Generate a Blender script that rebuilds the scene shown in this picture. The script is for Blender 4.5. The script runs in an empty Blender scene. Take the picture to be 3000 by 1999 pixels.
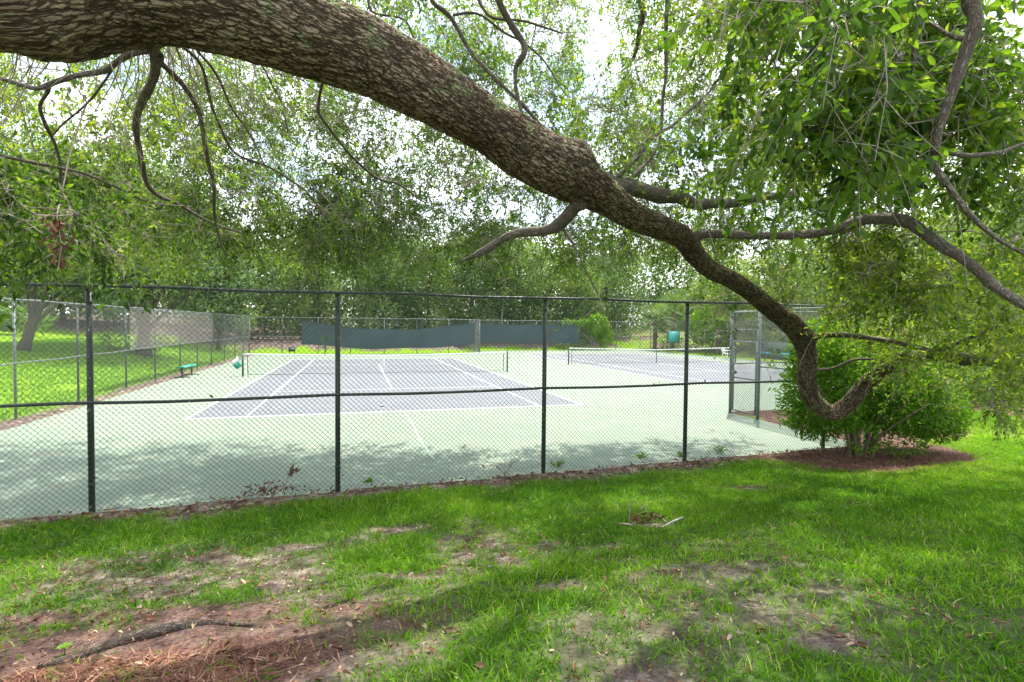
import bpy, math
import numpy as np
from mathutils import Matrix, Vector
rng = np.random.default_rng(7)
R = math.radians
sc = bpy.context.scene

# ------------------------------------------------------------------ camera
F_PX, W_PX, H_PX = 1553.55, 3000.0, 1999.0
CAM = np.array([-1.309, -27.177, 2.495]); YAW, PIT, ROL = 0.285, -0.030, 0.009

def cam_dir(x, y):
    X, Y, Z = (x-1500)/F_PX, 1.0, (999.5-y)/F_PX
    c, s = math.cos(ROL), math.sin(ROL); X, Z = X*c-Z*s, X*s+Z*c
    c, s = math.cos(PIT), math.sin(PIT); Y, Z = Y*c-Z*s, Y*s+Z*c
    c, s = math.cos(YAW), math.sin(YAW); X, Y = X*c+Y*s, -X*s+Y*c
    return np.array([X, Y, Z])

cd = bpy.data.cameras.new('camera'); cam = bpy.data.objects.new('camera', cd)
sc.collection.objects.link(cam); sc.camera = cam
cd.sensor_width = 36; cd.lens = 36*F_PX/W_PX; cd.clip_start = 0.05; cd.clip_end = 2000
fw = cam_dir(1500, 999.5)
rt = cam_dir(1500+F_PX, 999.5)-fw
up = cam_dir(1500, 999.5-F_PX)-fw
M = Matrix(((rt[0], up[0], -fw[0], CAM[0]), (rt[1], up[1], -fw[1], CAM[1]), (rt[2], up[2], -fw[2], CAM[2]), (0, 0, 0, 1)))
cam.matrix_world = M

# ------------------------------------------------------------------ sky, sun, exposure
SUN_EL = R(66); SUN_XY = np.array([0.655, 0.755])
world = bpy.data.worlds.new('World'); sc.world = world; world.use_nodes = True
nt = world.node_tree; nt.nodes.clear()
out = nt.nodes.new('ShaderNodeOutputWorld'); bg = nt.nodes.new('ShaderNodeBackground')
sky = nt.nodes.new('ShaderNodeTexSky'); sky.sky_type = 'NISHITA'; sky.sun_disc = False
sky.sun_elevation = SUN_EL; sky.sun_rotation = math.atan2(SUN_XY[0], SUN_XY[1])
sky.air_density = 1.2; sky.dust_density = 2.0; sky.ozone_density = 1.5
geo = nt.nodes.new('ShaderNodeTexCoord')
mp = nt.nodes.new('ShaderNodeMapping'); mp.inputs['Scale'].default_value = (1.6, 1.6, 3.0)
nz = nt.nodes.new('ShaderNodeTexNoise'); nz.inputs['Scale'].default_value = 2.6; nz.inputs['Detail'].default_value = 6
nz.inputs['Roughness'].default_value = 0.55
cr = nt.nodes.new('ShaderNodeValToRGB'); cr.color_ramp.elements[0].position = 0.36; cr.color_ramp.elements[1].position = 0.60
mx = nt.nodes.new('ShaderNodeMix'); mx.data_type = 'RGBA'
mx.inputs[7].default_value = (9.5, 9.7, 10.2, 1)
nt.links.new(geo.outputs['Generated'], mp.inputs[0]); nt.links.new(mp.outputs[0], nz.inputs[0])
nt.links.new(nz.outputs[0], cr.inputs[0]); nt.links.new(cr.outputs[0], mx.inputs[0])
nt.links.new(sky.outputs[0], mx.inputs[6]); nt.links.new(mx.outputs[2], bg.inputs[0])
bg.inputs[1].default_value = 0.14
nt.links.new(bg.outputs[0], out.inputs[0])
sl = bpy.data.lights.new('sun', 'SUN'); sl.energy = 4.0; sl.angle = R(0.6); sl.color = (1.0, 0.95, 0.86)
so = bpy.data.objects.new('sun', sl); sc.collection.objects.link(so); so.location = (20, 20, 40)
sd = Vector((SUN_XY[0]*math.cos(SUN_EL), SUN_XY[1]*math.cos(SUN_EL), math.sin(SUN_EL)))
so.rotation_euler = sd.to_track_quat('Z', 'Y').to_euler()
vs = sc.view_settings; vs.view_transform = 'Standard'; vs.look = 'None'; vs.gamma = 1; vs.use_curve_mapping = False
vs.exposure = 1.35
sc.cycles.max_bounces = 10; sc.cycles.diffuse_bounces = 5; sc.cycles.transmission_bounces = 6
sc.cycles.transparent_max_bounces = 12

# ------------------------------------------------------------------ helpers
def unit(v): return v/np.maximum(np.linalg.norm(v, axis=-1, keepdims=True), 1e-9)

def mk(name, V, Fs, mat, parent=None, tint=None, smooth=False, attrs=None, kind=None):
    """one mesh object from arrays; V in world space, made relative to the parent's location"""
    V = np.asarray(V, dtype=np.float64)
    q = parent
    while q is not None: V = V-np.array(q.location); q = q.parent
    if not (isinstance(Fs, (list, tuple)) and isinstance(Fs[0], np.ndarray)): Fs = [np.asarray(Fs)]
    Fs = [np.asarray(f, dtype=np.int32) for f in Fs if len(f)]
    me = bpy.data.meshes.new(name)
    me.vertices.add(len(V)); me.vertices.foreach_set('co', V.astype(np.float32).ravel())
    loops = np.concatenate([f.ravel() for f in Fs])
    sizes = np.concatenate([np.full(len(f), f.shape[1], dtype=np.int32) for f in Fs])
    starts = np.concatenate([[0], np.cumsum(sizes)[:-1]]).astype(np.int32)
    me.loops.add(len(loops)); me.loops.foreach_set('vertex_index', loops)
    me.polygons.add(len(sizes)); me.polygons.foreach_set('loop_start', starts)
    if smooth: me.polygons.foreach_set('use_smooth', np.ones(len(sizes), dtype=bool))
    if tint is not None:
        a = me.attributes.new('tint', 'FLOAT', 'POINT'); a.data.foreach_set('value', np.asarray(tint, dtype=np.float32))
    for k, v in (attrs or {}).items():
        v = np.asarray(v, dtype=np.float32)
        if v.ndim == 1:
            a = me.attributes.new(k, 'FLOAT', 'POINT'); a.data.foreach_set('value', v)
        else:
            a = me.attributes.new(k, 'FLOAT_VECTOR', 'POINT'); a.data.foreach_set('vector', v.ravel())
    me.update(calc_edges=True)
    if mat is not None: me.materials.append(mat)
    o = bpy.data.objects.new(name, me); sc.collection.objects.link(o)
    if parent is not None: o.parent = parent
    if kind: o['kind'] = kind
    return o

def tag(o, label, cat, group=None):
    o['label'] = label; o['category'] = cat
    if group: o['group'] = group
    return o

def thing(name, label, cat, loc=(0, 0, 0), group=None):
    o = bpy.data.objects.new(name, None); sc.collection.objects.link(o); o.location = loc
    o.empty_display_size = 0.2
    return tag(o, label, cat, group)

class MB:
    def __init__(s): s.V = []; s.Q = []; s.T = []; s.n = 0; s.t = []
    def add(s, V, F, tint=0.5):
        V = np.asarray(V, float); F = np.asarray(F, int)
        if len(V) == 0: return s
        (s.Q if F.shape[1] == 4 else s.T).append(F+s.n); s.V.append(V); s.n += len(V)
        s.t.append(np.full(len(V), tint) if np.isscalar(tint) else np.asarray(tint)); return s
    def box(s, c, d, rz=0, tint=0.5):
        c = np.array(c, float); d = np.array(d, float)/2
        P = np.array([[x, y, z] for x in (-1, 1) for y in (-1, 1) for z in (-1, 1)])*d
        cz, sz = math.cos(rz), math.sin(rz)
        P = np.stack([P[:, 0]*cz-P[:, 1]*sz, P[:, 0]*sz+P[:, 1]*cz, P[:, 2]], 1)+c
        return s.add(P, [[0, 1, 3, 2], [4, 6, 7, 5], [0, 4, 5, 1], [2, 3, 7, 6], [0, 2, 6, 4], [1, 5, 7, 3]], tint)
    def tube(s, P, r, n=8, tint=0.5):
        V, F = tube(P, r, n); return s.add(V, F, tint)
    def lines(s, A, B, r, n=4, tint=0.5):
        V, F = prisms(A, B, r, n); return s.add(V, F, tint)
    def build(s, name, mat, parent=None, **k):
        Fs = []
        if s.Q: Fs.append(np.concatenate(s.Q))
        if s.T: Fs.append(np.concatenate(s.T))
        return mk(name, np.concatenate(s.V), Fs, mat, parent, tint=np.concatenate(s.t), **k)

def spline(P, m):
    """Catmull-Rom through rows of P (any columns)"""
    P = np.asarray(P, float); n = len(P)
    if n < 3:
        t = np.linspace(0, 1, m)[:, None]; return P[0]*(1-t)+P[-1]*t
    Q = np.vstack([2*P[0]-P[1], P, 2*P[-1]-P[-2]])
    u = np.linspace(0, n-1-1e-6, m); i = u.astype(int); t = (u-i)[:, None]
    a, b, c, d = Q[i], Q[i+1], Q[i+2], Q[i+3]
    return 0.5*((2*b)+(-a+c)*t+(2*a-5*b+4*c-d)*t**2+(-a+3*b-3*c+d)*t**3)

def frames(P):
    T = unit(np.gradient(P, axis=0)); N = np.zeros_like(T)
    ref = np.array([0, 0, 1.0]) if abs(T[0, 2]) < .9 else np.array([1.0, 0, 0])
    n = unit(np.cross(T[0], ref))
    for i in range(len(P)):
        n = n-T[i]*(n@T[i]); n = n/max(np.linalg.norm(n), 1e-9); N[i] = n
    return T, N, np.cross(T, N)

def tube(P, r, n=8, cap=True):
    P = np.asarray(P, float); r = np.broadcast_to(np.asarray(r, float), (len(P),))
    T, N, B = frames(P); a = np.arange(n)*2*math.pi/n
    V = P[:, None]+r[:, None, None]*(np.cos(a)[None, :, None]*N[:, None]+np.sin(a)[None, :, None]*B[:, None])
    m = len(P); V = V.reshape(-1, 3)
    i = np.arange(m-1)[:, None]*n; j = np.arange(n)[None]; k = (j+1) % n
    F = np.stack([i+j, i+k, i+n+k, i+n+j], -1).reshape(-1, 4)
    if cap:
        V = np.vstack([V, P[0], P[-1]]); c0, c1 = m*n, m*n+1
        jj = np.arange(0, n, 2)
        if n % 2 == 0:
            F = np.vstack([F, np.stack([np.full(n//2, c0), (jj+2) % n, jj+1, jj], 1),
                           np.stack([np.full(n//2, c1), (m-1)*n+jj, (m-1)*n+jj+1, (m-1)*n+(jj+2) % n], 1)])
    return V, F

def prisms(A, B, r, n=3):
    A = np.atleast_2d(A).astype(float); B = np.atleast_2d(B).astype(float); m = len(A)
    r = np.broadcast_to(np.asarray(r, float), (m,))
    T = unit(B-A); ref = np.where(np.abs(T[:, 2:3]) < .9, np.array([[0, 0, 1.0]]), np.array([[1.0, 0, 0]]))
    N = unit(np.cross(T, ref)); Bn = np.cross(T, N); a = np.arange(n)*2*math.pi/n
    off = r[:, None, None]*(np.cos(a)[None, :, None]*N[:, None]+np.sin(a)[None, :, None]*Bn[:, None])
    V = np.concatenate([A[:, None]+off, B[:, None]+off], 1).reshape(-1, 3)
    b = np.arange(m)[:, None]*2*n; j = np.arange(n)[None]; k = (j+1) % n
    return V, np.stack([b+j, b+k, b+n+k, b+n+j], -1).reshape(-1, 4)

def leaves(P, D, Nn, L, W, curl=0.12):
    curl = curl*rng.uniform(-.6, 2.6, (len(P), 1))
    """folded six-point leaves: base P, axis D, face normal Nn"""
    m = len(P); D = unit(D); S = unit(np.cross(D, Nn)); Nn = np.cross(S, D)
    L = np.broadcast_to(np.asarray(L, float), (m,))[:, None]; W = np.broadcast_to(np.asarray(W, float), (m,))[:, None]
    up_ = Nn*W*0.28; cl = -Nn*L*curl
    V = np.stack([P, P+D*L*.32+S*W*.5+up_, P+D*L*.7+S*W*.40+up_+cl*.5, P+D*L+cl,
                  P+D*L*.7-S*W*.40+up_+cl*.5, P+D*L*.32-S*W*.5+up_], 1).reshape(-1, 3)
    b = np.arange(m)[:, None]*6
    return V, np.concatenate([b+np.array([0, 1, 2, 3]), b+np.array([0, 3, 4, 5])], 0)

def cards(P, D, Nn, L, W):
    m = len(P); D = unit(D); S = unit(np.cross(D, Nn))
    L = np.broadcast_to(np.asarray(L, float), (m,))[:, None]; W = np.broadcast_to(np.asarray(W, float), (m,))[:, None]
    V = np.stack([P, P+D*L*.5+S*W*.5, P+D*L, P+D*L*.5-S*W*.5], 1).reshape(-1, 3)
    return V, np.arange(m)[:, None]*4+np.arange(4)

def rsph(n): return unit(rng.normal(size=(n, 3)))

_h = np.random.default_rng(3).random((256, 256))
def vnoise(x, y):
    xi = np.floor(x).astype(int); yi = np.floor(y).astype(int); fx = x-xi; fy = y-yi
    fx = fx*fx*(3-2*fx); fy = fy*fy*(3-2*fy); g = lambda a, b: _h[a % 256, b % 256]
    return (g(xi, yi)*(1-fx)+g(xi+1, yi)*fx)*(1-fy)+(g(xi, yi+1)*(1-fx)+g(xi+1, yi+1)*fx)*fy
def fbm(x, y, o=4):
    s = 0; a = .5; t = 0
    for k in range(o): s = s+a*vnoise(x*2**k+17*k, y*2**k+5*k); t += a; a *= .5
    return s/t
def sstep(t): t = np.clip(t, 0, 1); return t*t*(3-2*t)

# ------------------------------------------------------------------ terrain shape
def fence_y(x): return -18.952+0.0430*x
def ground_z(x, y):
    x = np.asarray(x, float); y = np.asarray(y, float)
    z = 0.03+0*x
    z = z+0.76*sstep((fence_y(x)-0.9-y)/6.0)*(x < 14)*np.clip((15-x)/5, 0, 1)
    z = z+1.2*sstep((-9.9-x)/8.0)+.6*sstep((-18-x)/8)*sstep((y+24)/8)
    z = z+0.9*sstep((y-19.4)/5)*sstep((9-x)/3)+0.8*sstep((y-24.0)/6)*sstep((x-8)/3)+0.6*sstep((y-30)/20)
    z = z+0.7*sstep((x-28.2)/8)
    rough = 0.07*(fbm(x*.9+3, y*.9, 3)-.5)+0.03*(fbm(x*4, y*4, 2)-.5)
    z = z+rough*np.clip((fence_y(x)-0.3-y)/1.0, 0, 1)
    inc = ((x > -9.02) & (x < 9.2) & (y > fence_y(x)+0.02) & (y < 18.3)) | ((x >= 9.1) & (x < 27.7) & (y > -14.0) & (y < 22.8))
    return np.where(inc, -0.05, z)

def at_ground(px, py):
    d = cam_dir(px, py); t = (CAM[2]-0.3)/-d[2]
    for _ in range(40):
        p = CAM+d*t; t = t*.5+.5*(CAM[2]-float(ground_z(p[0], p[1])))/-d[2]
    return CAM+d*t
def at(px, py, depth): return CAM+cam_dir(px, py)*depth

# bare spots: (px, py, radius across m, radius along m, strength)
BARE = [(-3.0, -24.3, 1.5, .42, 1.1)]
for px, py, rx, ry, st in [(300, 1905, 1.5, .5, 1.3), (620, 1800, .9, .35, 1.2), (150, 1815, .9, .28, 1.0), (900, 1940, .45, .4, 1), (1170, 1555, .55, .28, 1.0),
                           (1190, 1690, .6, .22, 1.0), (1180, 1830, .5, .22, .9), (660, 1640, .55, .25, .9), (870, 1605, .7, .22, .9),
                           (1020, 1590, .5, .25, .7), (470, 1745, .7, .2, .8), (1900, 1540, .35, .2, .9), (1720, 1605, .5, .18, .6), (2240, 1660, .5, .16, .5),
                           (2370, 1740, .4, .2, .55), (1960, 1680, .3, .12, .7), (2450, 1880, .28, .16, 1.0), (1620, 1725, .4, .15, .8), (2200, 1430, .6, .2, .7),
                           (2500, 1480, .4, .12, .5), (1840, 1640, .4, .15, .6), (2050, 1590, .3, .1, .6), (1000, 1470, .4, .1, .4), (2000, 1790, .35, .1, .5)]:
    p = at_ground(px, py); BARE.append((p[0], p[1], rx, ry, st))
BUSH = np.array([8.15, -19.35])
STRAW = at_ground(300, 2010)[:2]

def bare_amt(x, y):
    """0 = full grass, 1 = bare soil"""
    b = np.zeros_like(x)
    n = fbm(x*2.6, y*2.6, 4)
    for cx, cy, rx, ry, st in BARE:
        u, v = x-cx, y-cy; u, v = u*.96+v*-.28, u*.28+v*.96
        d = np.sqrt((u/rx)**2+(v/ry)**2)
        b = np.maximum(b, st*(1.25-d)+(n-.5)*1.1*(d < 2))
    d = np.sqrt(((x-BUSH[0]-.1)/2.25)**2+((y-BUSH[1]-.1)/1.28)**2)
    b = np.maximum(b, (1.05+.3*(fbm(x*1.9, y*1.9+5, 3)-.5)-d)*6)
    gap = fence_y(x)-y                       # leaf litter strip under the fence
    b = np.maximum(b, 1.5-gap/(.42+.5*(fbm(x*1.5, x*0+4, 3)-.4))-.3*(gap < 0)*0)
    shade = np.clip((5.0-x)/5, 0, 1)*np.clip((-19.6-y)/3, 0, 1)   # thin turf in the worn middle
    wear = (fbm(x*1.1+9, y*1.1+2, 4)-.36)*2.8*np.clip((8-x)/4, 0, 1)*(.55+.9*vnoise(x*6, y*6))
    b = np.maximum(b, wear*shade*1.0-.12*0)
    return np.clip(b, 0, 1)

# ------------------------------------------------------------------ materials
def mat(name):
    m = bpy.data.materials.new(name); m.use_nodes = True
    n = m.node_tree.nodes; b = n['Principled BSDF']; return m, m.node_tree, b
def node(t, kind, **k):
    n = t.nodes.new('ShaderNode'+kind)
    for a, v in k.items():
        if a in n.inputs: n.inputs[a].default_value = v
        else: setattr(n, a, v)
    return n
def ramp(t, src, stops):
    c = t.nodes.new('ShaderNodeValToRGB'); e = c.color_ramp.elements
    while len(e) < len(stops): e.new(0.5)
    for i, (p, col) in enumerate(stops): e[i].position = p; e[i].color = (*col, 1) if len(col) == 3 else col
    t.links.new(src, c.inputs[0]); return c.outputs[0]
def mixc(t, f, a, b, mode='MIX'):
    m = t.nodes.new('ShaderNodeMix'); m.data_type = 'RGBA'; m.blend_type = mode
    for sock, v in ((m.inputs[0], f), (m.inputs[6], a), (m.inputs[7], b)):
        if isinstance(v, (int, float)): sock.default_value = v
        elif isinstance(v, tuple): sock.default_value = (*v, 1)
        else: t.links.new(v, sock)
    return m.outputs[2]
def noise(t, scale, detail=4, coord=None, rough=.55, vec=(1, 1, 1)):
    n = node(t, 'TexNoise', Scale=scale, Detail=detail, Roughness=rough)
    tc = coord if coord is not None else t.nodes.new('ShaderNodeTexCoord').outputs['Object']
    if vec != (1, 1, 1):
        mpp = t.nodes.new('ShaderNodeMapping'); mpp.inputs['Scale'].default_value = vec
        t.links.new(tc, mpp.inputs[0]); tc = mpp.outputs[0]
    t.links.new(tc, n.inputs['Vector']); return n.outputs['Fac']
def bump(t, b, h, strength=.4, dist=.02):
    bp = node(t, 'Bump', Strength=strength, Distance=dist); t.links.new(h, bp.inputs['Height'])
    t.links.new(bp.outputs[0], b.inputs['Normal'])

def plain(name, col, rough=.6, metal=0, var=.15, scale=8, spec=.5):
    m, t, b = mat(name)
    f = noise(t, scale, 5)
    c = mixc(t, f, tuple(x*(1-var) for x in col), tuple(min(1, x*(1+var)) for x in col))
    t.links.new(c, b.inputs['Base Color']); b.inputs['Roughness'].default_value = rough
    b.inputs['Metallic'].default_value = metal; b.inputs['Specular IOR Level'].default_value = spec
    return m

def leafmat(name, stops, trans=.45, gloss=.4, tcol=(1.25, 1.3, .55)):
    m, t, b = mat(name)
    a = node(t, 'Attribute', attribute_name='tint')
    c = ramp(t, a.outputs['Fac'], stops)
    t.links.new(c, b.inputs['Base Color']); b.inputs['Roughness'].default_value = .5
    b.inputs['Specular IOR Level'].default_value = gloss
    tr = node(t, 'BsdfTranslucent'); tc = mixc(t, 1.0, c, tcol, 'MULTIPLY'); t.links.new(tc, tr.inputs[0])
    mx_ = node(t, 'MixShader'); mx_.inputs[0].default_value = trans
    t.links.new(b.outputs[0], mx_.inputs[1]); t.links.new(tr.outputs[0], mx_.inputs[2])
    t.links.new(mx_.outputs[0], t.nodes['Material Output'].inputs[0]); return m

M_LEAF = leafmat('oak_leaf', [(0, (.026, .056, .012)), (.35, (.070, .142, .018)), (.7, (.155, .25, .025)), (1, (.32, .37, .045))], .58, .28)
M_BUSHLEAF = leafmat('shrub_leaf', [(0, (.026, .075, .008)), (.5, (.085, .20, .014)), (1, (.20, .36, .03))], .5)
M_TREELEAF = leafmat('tree_leaf', [(0, (.05, .085, .042)), (.4, (.12, .19, .078)), (.75, (.21, .29, .10)), (1, (.31, .36, .12))], .48, .25)  # lightened ramp: sunlit haze over the distance is put into the colour
M_PALM = leafmat('palm_leaf', [(0, (.06, .11, .04)), (.6, (.13, .22, .06)), (1, (.24, .30, .10))], .35)
M_DEAD = leafmat('dead_leaf', [(0, (.05, .022, .014)), (.4, (.13, .055, .028)), (.75, (.26, .15, .085)), (1, (.48, .38, .28))], .2, .2, (1.1, .9, .8))
M_GRASS = leafmat('grass_blade', [(0, (.026, .080, .004)), (.4, (.088, .215, .004)), (.8, (.19, .37, .008)), (1, (.40, .42, .13))], .45, .3, (1.2, 1.3, .5))
M_STRAW = leafmat('pine_straw', [(0, (.075, .03, .022)), (.5, (.20, .085, .05)), (1, (.42, .26, .17))], .15, .2, (1.1, .9, .8))
M_CHIP = leafmat('bark_mulch', [(0, (.07, .028, .020)), (.5, (.20, .085, .060)), (1, (.40, .23, .17))], .05, .2, (1, 1, 1))

def bark(name, dark, mid, light, scale, disp=0.0, lichen=.85):
    m, t, b = mat(name)
    a = node(t, 'Attribute', attribute_name='bk')
    nd = node(t, 'TexNoise', Scale=11.0, Detail=5, Roughness=.65); t.links.new(a.outputs['Vector'], nd.inputs['Vector'])
    sub = node(t, 'VectorMath', operation='MULTIPLY_ADD'); t.links.new(nd.outputs['Color'], sub.inputs[0])
    sub.inputs[1].default_value = (.13, .050, .050); t.links.new(a.outputs['Vector'], sub.inputs[2])
    mpp = node(t, 'Mapping'); mpp.inputs['Scale'].default_value = scale; t.links.new(sub.outputs[0], mpp.inputs[0])
    v = node(t, 'TexVoronoi', feature='DISTANCE_TO_EDGE', Scale=1.0); t.links.new(mpp.outputs[0], v.inputs['Vector'])
    vc = node(t, 'TexVoronoi', feature='F1', Scale=1.0); t.links.new(mpp.outputs[0], vc.inputs['Vector'])
    cross = ramp(t, v.outputs['Distance'], [(0.0, (.12, .12, .12)), (.07, (.45, .45, .45)), (.18, (1, 1, 1))])
    mp2 = node(t, 'Mapping'); mp2.inputs['Scale'].default_value = (scale[0]*.40, scale[1]*.42, scale[2]*.42); t.links.new(sub.outputs[0], mp2.inputs[0])
    br = node(t, 'TexNoise', Scale=1.0, Detail=2.5, Roughness=.5); t.links.new(mp2.outputs[0], br.inputs['Vector'])
    b1 = node(t, 'Math', operation='SUBTRACT'); t.links.new(br.outputs['Fac'], b1.inputs[0]); b1.inputs[1].default_value = .5
    b2 = node(t, 'Math', operation='ABSOLUTE'); t.links.new(b1.outputs[0], b2.inputs[0])
    long_ = ramp(t, b2.outputs[0], [(0.0, (0, 0, 0)), (.018, (.12, .12, .12)), (.048, (.85, .85, .85)), (.10, (1, 1, 1))])
    edge = mixc(t, 1.0, long_, cross, 'MULTIPLY')
    fine = noise(t, 55, 6, a.outputs['Vector'], .65, (.5, 1.6, 1.6))
    big = noise(t, 2.2, 4, a.outputs['Vector'])
    sep = node(t, 'SeparateColor'); t.links.new(vc.outputs['Color'], sep.inputs[0])
    plate = mixc(t, sep.outputs[0], mid, light)
    plate = mixc(t, big, plate, tuple(x*y for x, y in zip(mid, (.7, .78, .95))))
    fr = ramp(t, fine, [(.3, (.45, .45, .45)), (.65, (1.1, 1.1, 1.1))])
    plate = mixc(t, 1.0, plate, fr, 'MULTIPLY')
    n4 = noise(t, 1.1, 3, a.outputs['Vector']); pr_ = ramp(t, n4, [(.36, (.50, .47, .45)), (.60, (1.08, 1.08, 1.08))]); plate = mixc(t, 1.0, plate, pr_, 'MULTIPLY')
    col = mixc(t, edge, dark, plate)
    # lichen on the upper side
    n3 = noise(t, 5.5, 6, a.outputs['Vector'], .7)
    lr = ramp(t, n3, [(.54, (0, 0, 0)), (.58, (1, 1, 1))])
    g = node(t, 'NewGeometry'); sx = node(t, 'SeparateXYZ'); t.links.new(g.outputs['Normal'], sx.inputs[0])
    upm = node(t, 'MapRange'); upm.inputs[1].default_value = -.25; upm.inputs[2].default_value = .9; t.links.new(sx.outputs[2], upm.inputs[0])
    lm = node(t, 'Math', operation='MULTIPLY'); t.links.new(lr, lm.inputs[0]); t.links.new(upm.outputs[0], lm.inputs[1])
    lm2 = node(t, 'Math', operation='MULTIPLY'); t.links.new(lm.outputs[0], lm2.inputs[0]); lm2.inputs[1].default_value = lichen
    col = mixc(t, lm2.outputs[0], col, (.25, .34, .15))
    t.links.new(col, b.inputs['Base Color']); b.inputs['Roughness'].default_value = .9; b.inputs['Specular IOR Level'].default_value = .15
    hsum = node(t, 'Math', operation='MULTIPLY_ADD'); t.links.new(fine, hsum.inputs[0]); hsum.inputs[1].default_value = .3; t.links.new(edge, hsum.inputs[2])
    if disp:
        dn = node(t, 'Displacement', Midlevel=.8, Scale=disp); t.links.new(hsum.outputs[0], dn.inputs['Height'])
        t.links.new(dn.outputs[0], t.nodes['Material Output'].inputs['Displacement']); m.displacement_method = 'BOTH'
    else: bump(t, b, hsum.outputs[0], .9, .012)
    return m
M_BARK = bark('furrowed_bark', (.034, .022, .015), (.30, .215, .135), (.52, .41, .275), (12, 46, 46), .016)
M_BARK2 = bark('branch_bark', (.10, .082, .064), (.34, .28, .21), (.46, .39, .31), (24, 70, 70), 0, .35)
M_ROOT = bark('root_bark', (.06, .046, .036), (.24, .19, .145), (.36, .29, .23), (24, 70, 70), 0, 0)
M_TWIG = plain('twig_bark', (.29, .25, .205), .9, 0, .35, 20, .1)
M_STEM = plain('shrub_stem', (.155, .115, .085), .9, 0, .4, 14, .1)
M_TRUNK = plain('trunk_bark', (.10, .082, .066), .95, 0, .5, 6, .1)
M_PALMTRUNK = plain('palm_trunk', (.23, .155, .125), .95, 0, .4, 9, .1)

def court_mat(name, base, faded, dirt):
    m, t, b = mat(name)
    big = noise(t, .35, 5); fine = noise(t, 60, 3); st = noise(t, 1.6, 7, None, .7)
    c = mixc(t, big, base, faded)
    sm = ramp(t, st, [(.48, (0, 0, 0)), (.70, (.75, .75, .75))]); c = mixc(t, sm, c, dirt)
    fr = ramp(t, fine, [(.3, (.9, .9, .9)), (.7, (1.06, 1.06, 1.06))]); c = mixc(t, 1.0, c, fr, 'MULTIPLY')
    t.links.new(c, b.inputs['Base Color']); b.inputs['Roughness'].default_value = .85; b.inputs['Specular IOR Level'].default_value = .2
    bump(t, b, fine, .15, .003); return m
M_CGREEN = court_mat('court_green', (.158, .215, .162), (.215, .262, .200), (.25, .257, .197))
M_CBLUE = court_mat('court_blue_grey', (.125, .142, .156), (.165, .178, .186), (.20, .205, .195))
M_LINE = plain('line_paint', (.80, .81, .80), .7, 0, .05, 5)
M_CRACK = plain('crack_filler', (.30, .37, .30), .8, 0, .1, 5)

def ground_mat():
    m, t, b = mat('lawn_soil')
    a = node(t, 'Attribute', attribute_name='soil'); far = node(t, 'Attribute', attribute_name='far'); mul = node(t, 'Attribute', attribute_name='mulch')
    n1 = noise(t, 1.3, 5); n2 = noise(t, 35, 5, None, .7); n3 = noise(t, 4.5, 6, None, .65)
    soil = ramp(t, n3, [(.35, (.07, .048, .045)), (.50, (.145, .108, .094)), (.66, (.31, .255, .21))])
    sp = ramp(t, n2, [(.35, (.5, .5, .5)), (.6, (1.1, 1.1, 1.1))]); soil = mixc(t, 1.0, soil, sp, 'MULTIPLY')
    mulc = ramp(t, n2, [(.3, (.045, .022, .020)), (.5, (.115, .062, .052)), (.7, (.21, .13, .105))])
    soil = mixc(t, mul.outputs['Fac'], soil, mulc)
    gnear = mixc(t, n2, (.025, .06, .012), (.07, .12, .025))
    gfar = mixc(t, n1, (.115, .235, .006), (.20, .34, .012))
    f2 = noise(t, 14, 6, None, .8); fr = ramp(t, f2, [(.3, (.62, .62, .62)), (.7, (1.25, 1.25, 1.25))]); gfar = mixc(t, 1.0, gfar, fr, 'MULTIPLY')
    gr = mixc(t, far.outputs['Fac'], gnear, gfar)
    c = mixc(t, a.outputs['Fac'], gr, soil)
    t.links.new(c, b.inputs['Base Color']); b.inputs['Roughness'].default_value = .95; b.inputs['Specular IOR Level'].default_value = .1
    bump(t, b, n2, .7, .03); return m
M_GROUND = ground_mat()

def painted(name, col, chip, thr, rough=.45, metal=0):
    m, t, b = mat(name)
    n = noise(t, 40, 4, None, .6, (1, 1, .35)); f = ramp(t, n, [(thr, (0, 0, 0)), (thr+.03, (1, 1, 1))])
    n2 = noise(t, 6, 5)
    c = mixc(t, n2, tuple(x*.75 for x in col), tuple(x*1.3 for x in col)); c = mixc(t, f, c, chip)
    t.links.new(c, b.inputs['Base Color']); b.inputs['Roughness'].default_value = rough; b.inputs['Metallic'].default_value = metal; return m
M_POST = painted('dark_green_post_paint', (.020, .030, .022), (.35, .37, .35), .655)
M_WIRE = plain('dark_wire', (.042, .062, .050), .5, 0, .3, 30)
M_GALV = painted('galvanised_pipe', (.15, .18, .17), (.36, .37, .37), .62, .5, .25)
M_GALVWIRE = plain('galvanised_wire', (.15, .16, .155), .5, .2, .25, 30)
M_DARKPOST = painted('old_dark_post', (.045, .055, .055), (.16, .17, .17), .66)
def screen_mat():
    m, t, b = mat('windscreen_cloth')
    n = noise(t, .8, 6); n2 = noise(t, 16, 4)
    c = mixc(t, n, (.034, .055, .060), (.060, .088, .090)); s = ramp(t, n2, [(.72, (0, 0, 0)), (.78, (.6, .6, .6))]); c = mixc(t, s, c, (.22, .26, .27))
    t.links.new(c, b.inputs['Base Color']); b.inputs['Roughness'].default_value = .8; return m
M_SCREEN = screen_mat()
M_NET = plain('net_cord', (.03, .035, .03), .8)
M_TAPE = plain('net_tape', (.78, .80, .78), .7, 0, .08)
M_NETPOST = plain('net_post_green', (.035, .055, .045), .5)
M_BENCH = plain('green_bench_coating', (.03, .30, .20), .4, 0, .2)
M_STEEL = plain('dark_steel', (.06, .045, .038), .6)
M_TEAL = plain('teal_panel', (.07, .36, .33), .5, 0, .2, 3)
M_WHITE = plain('white_plastic', (.75, .76, .73), .4, 0, .06)
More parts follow.
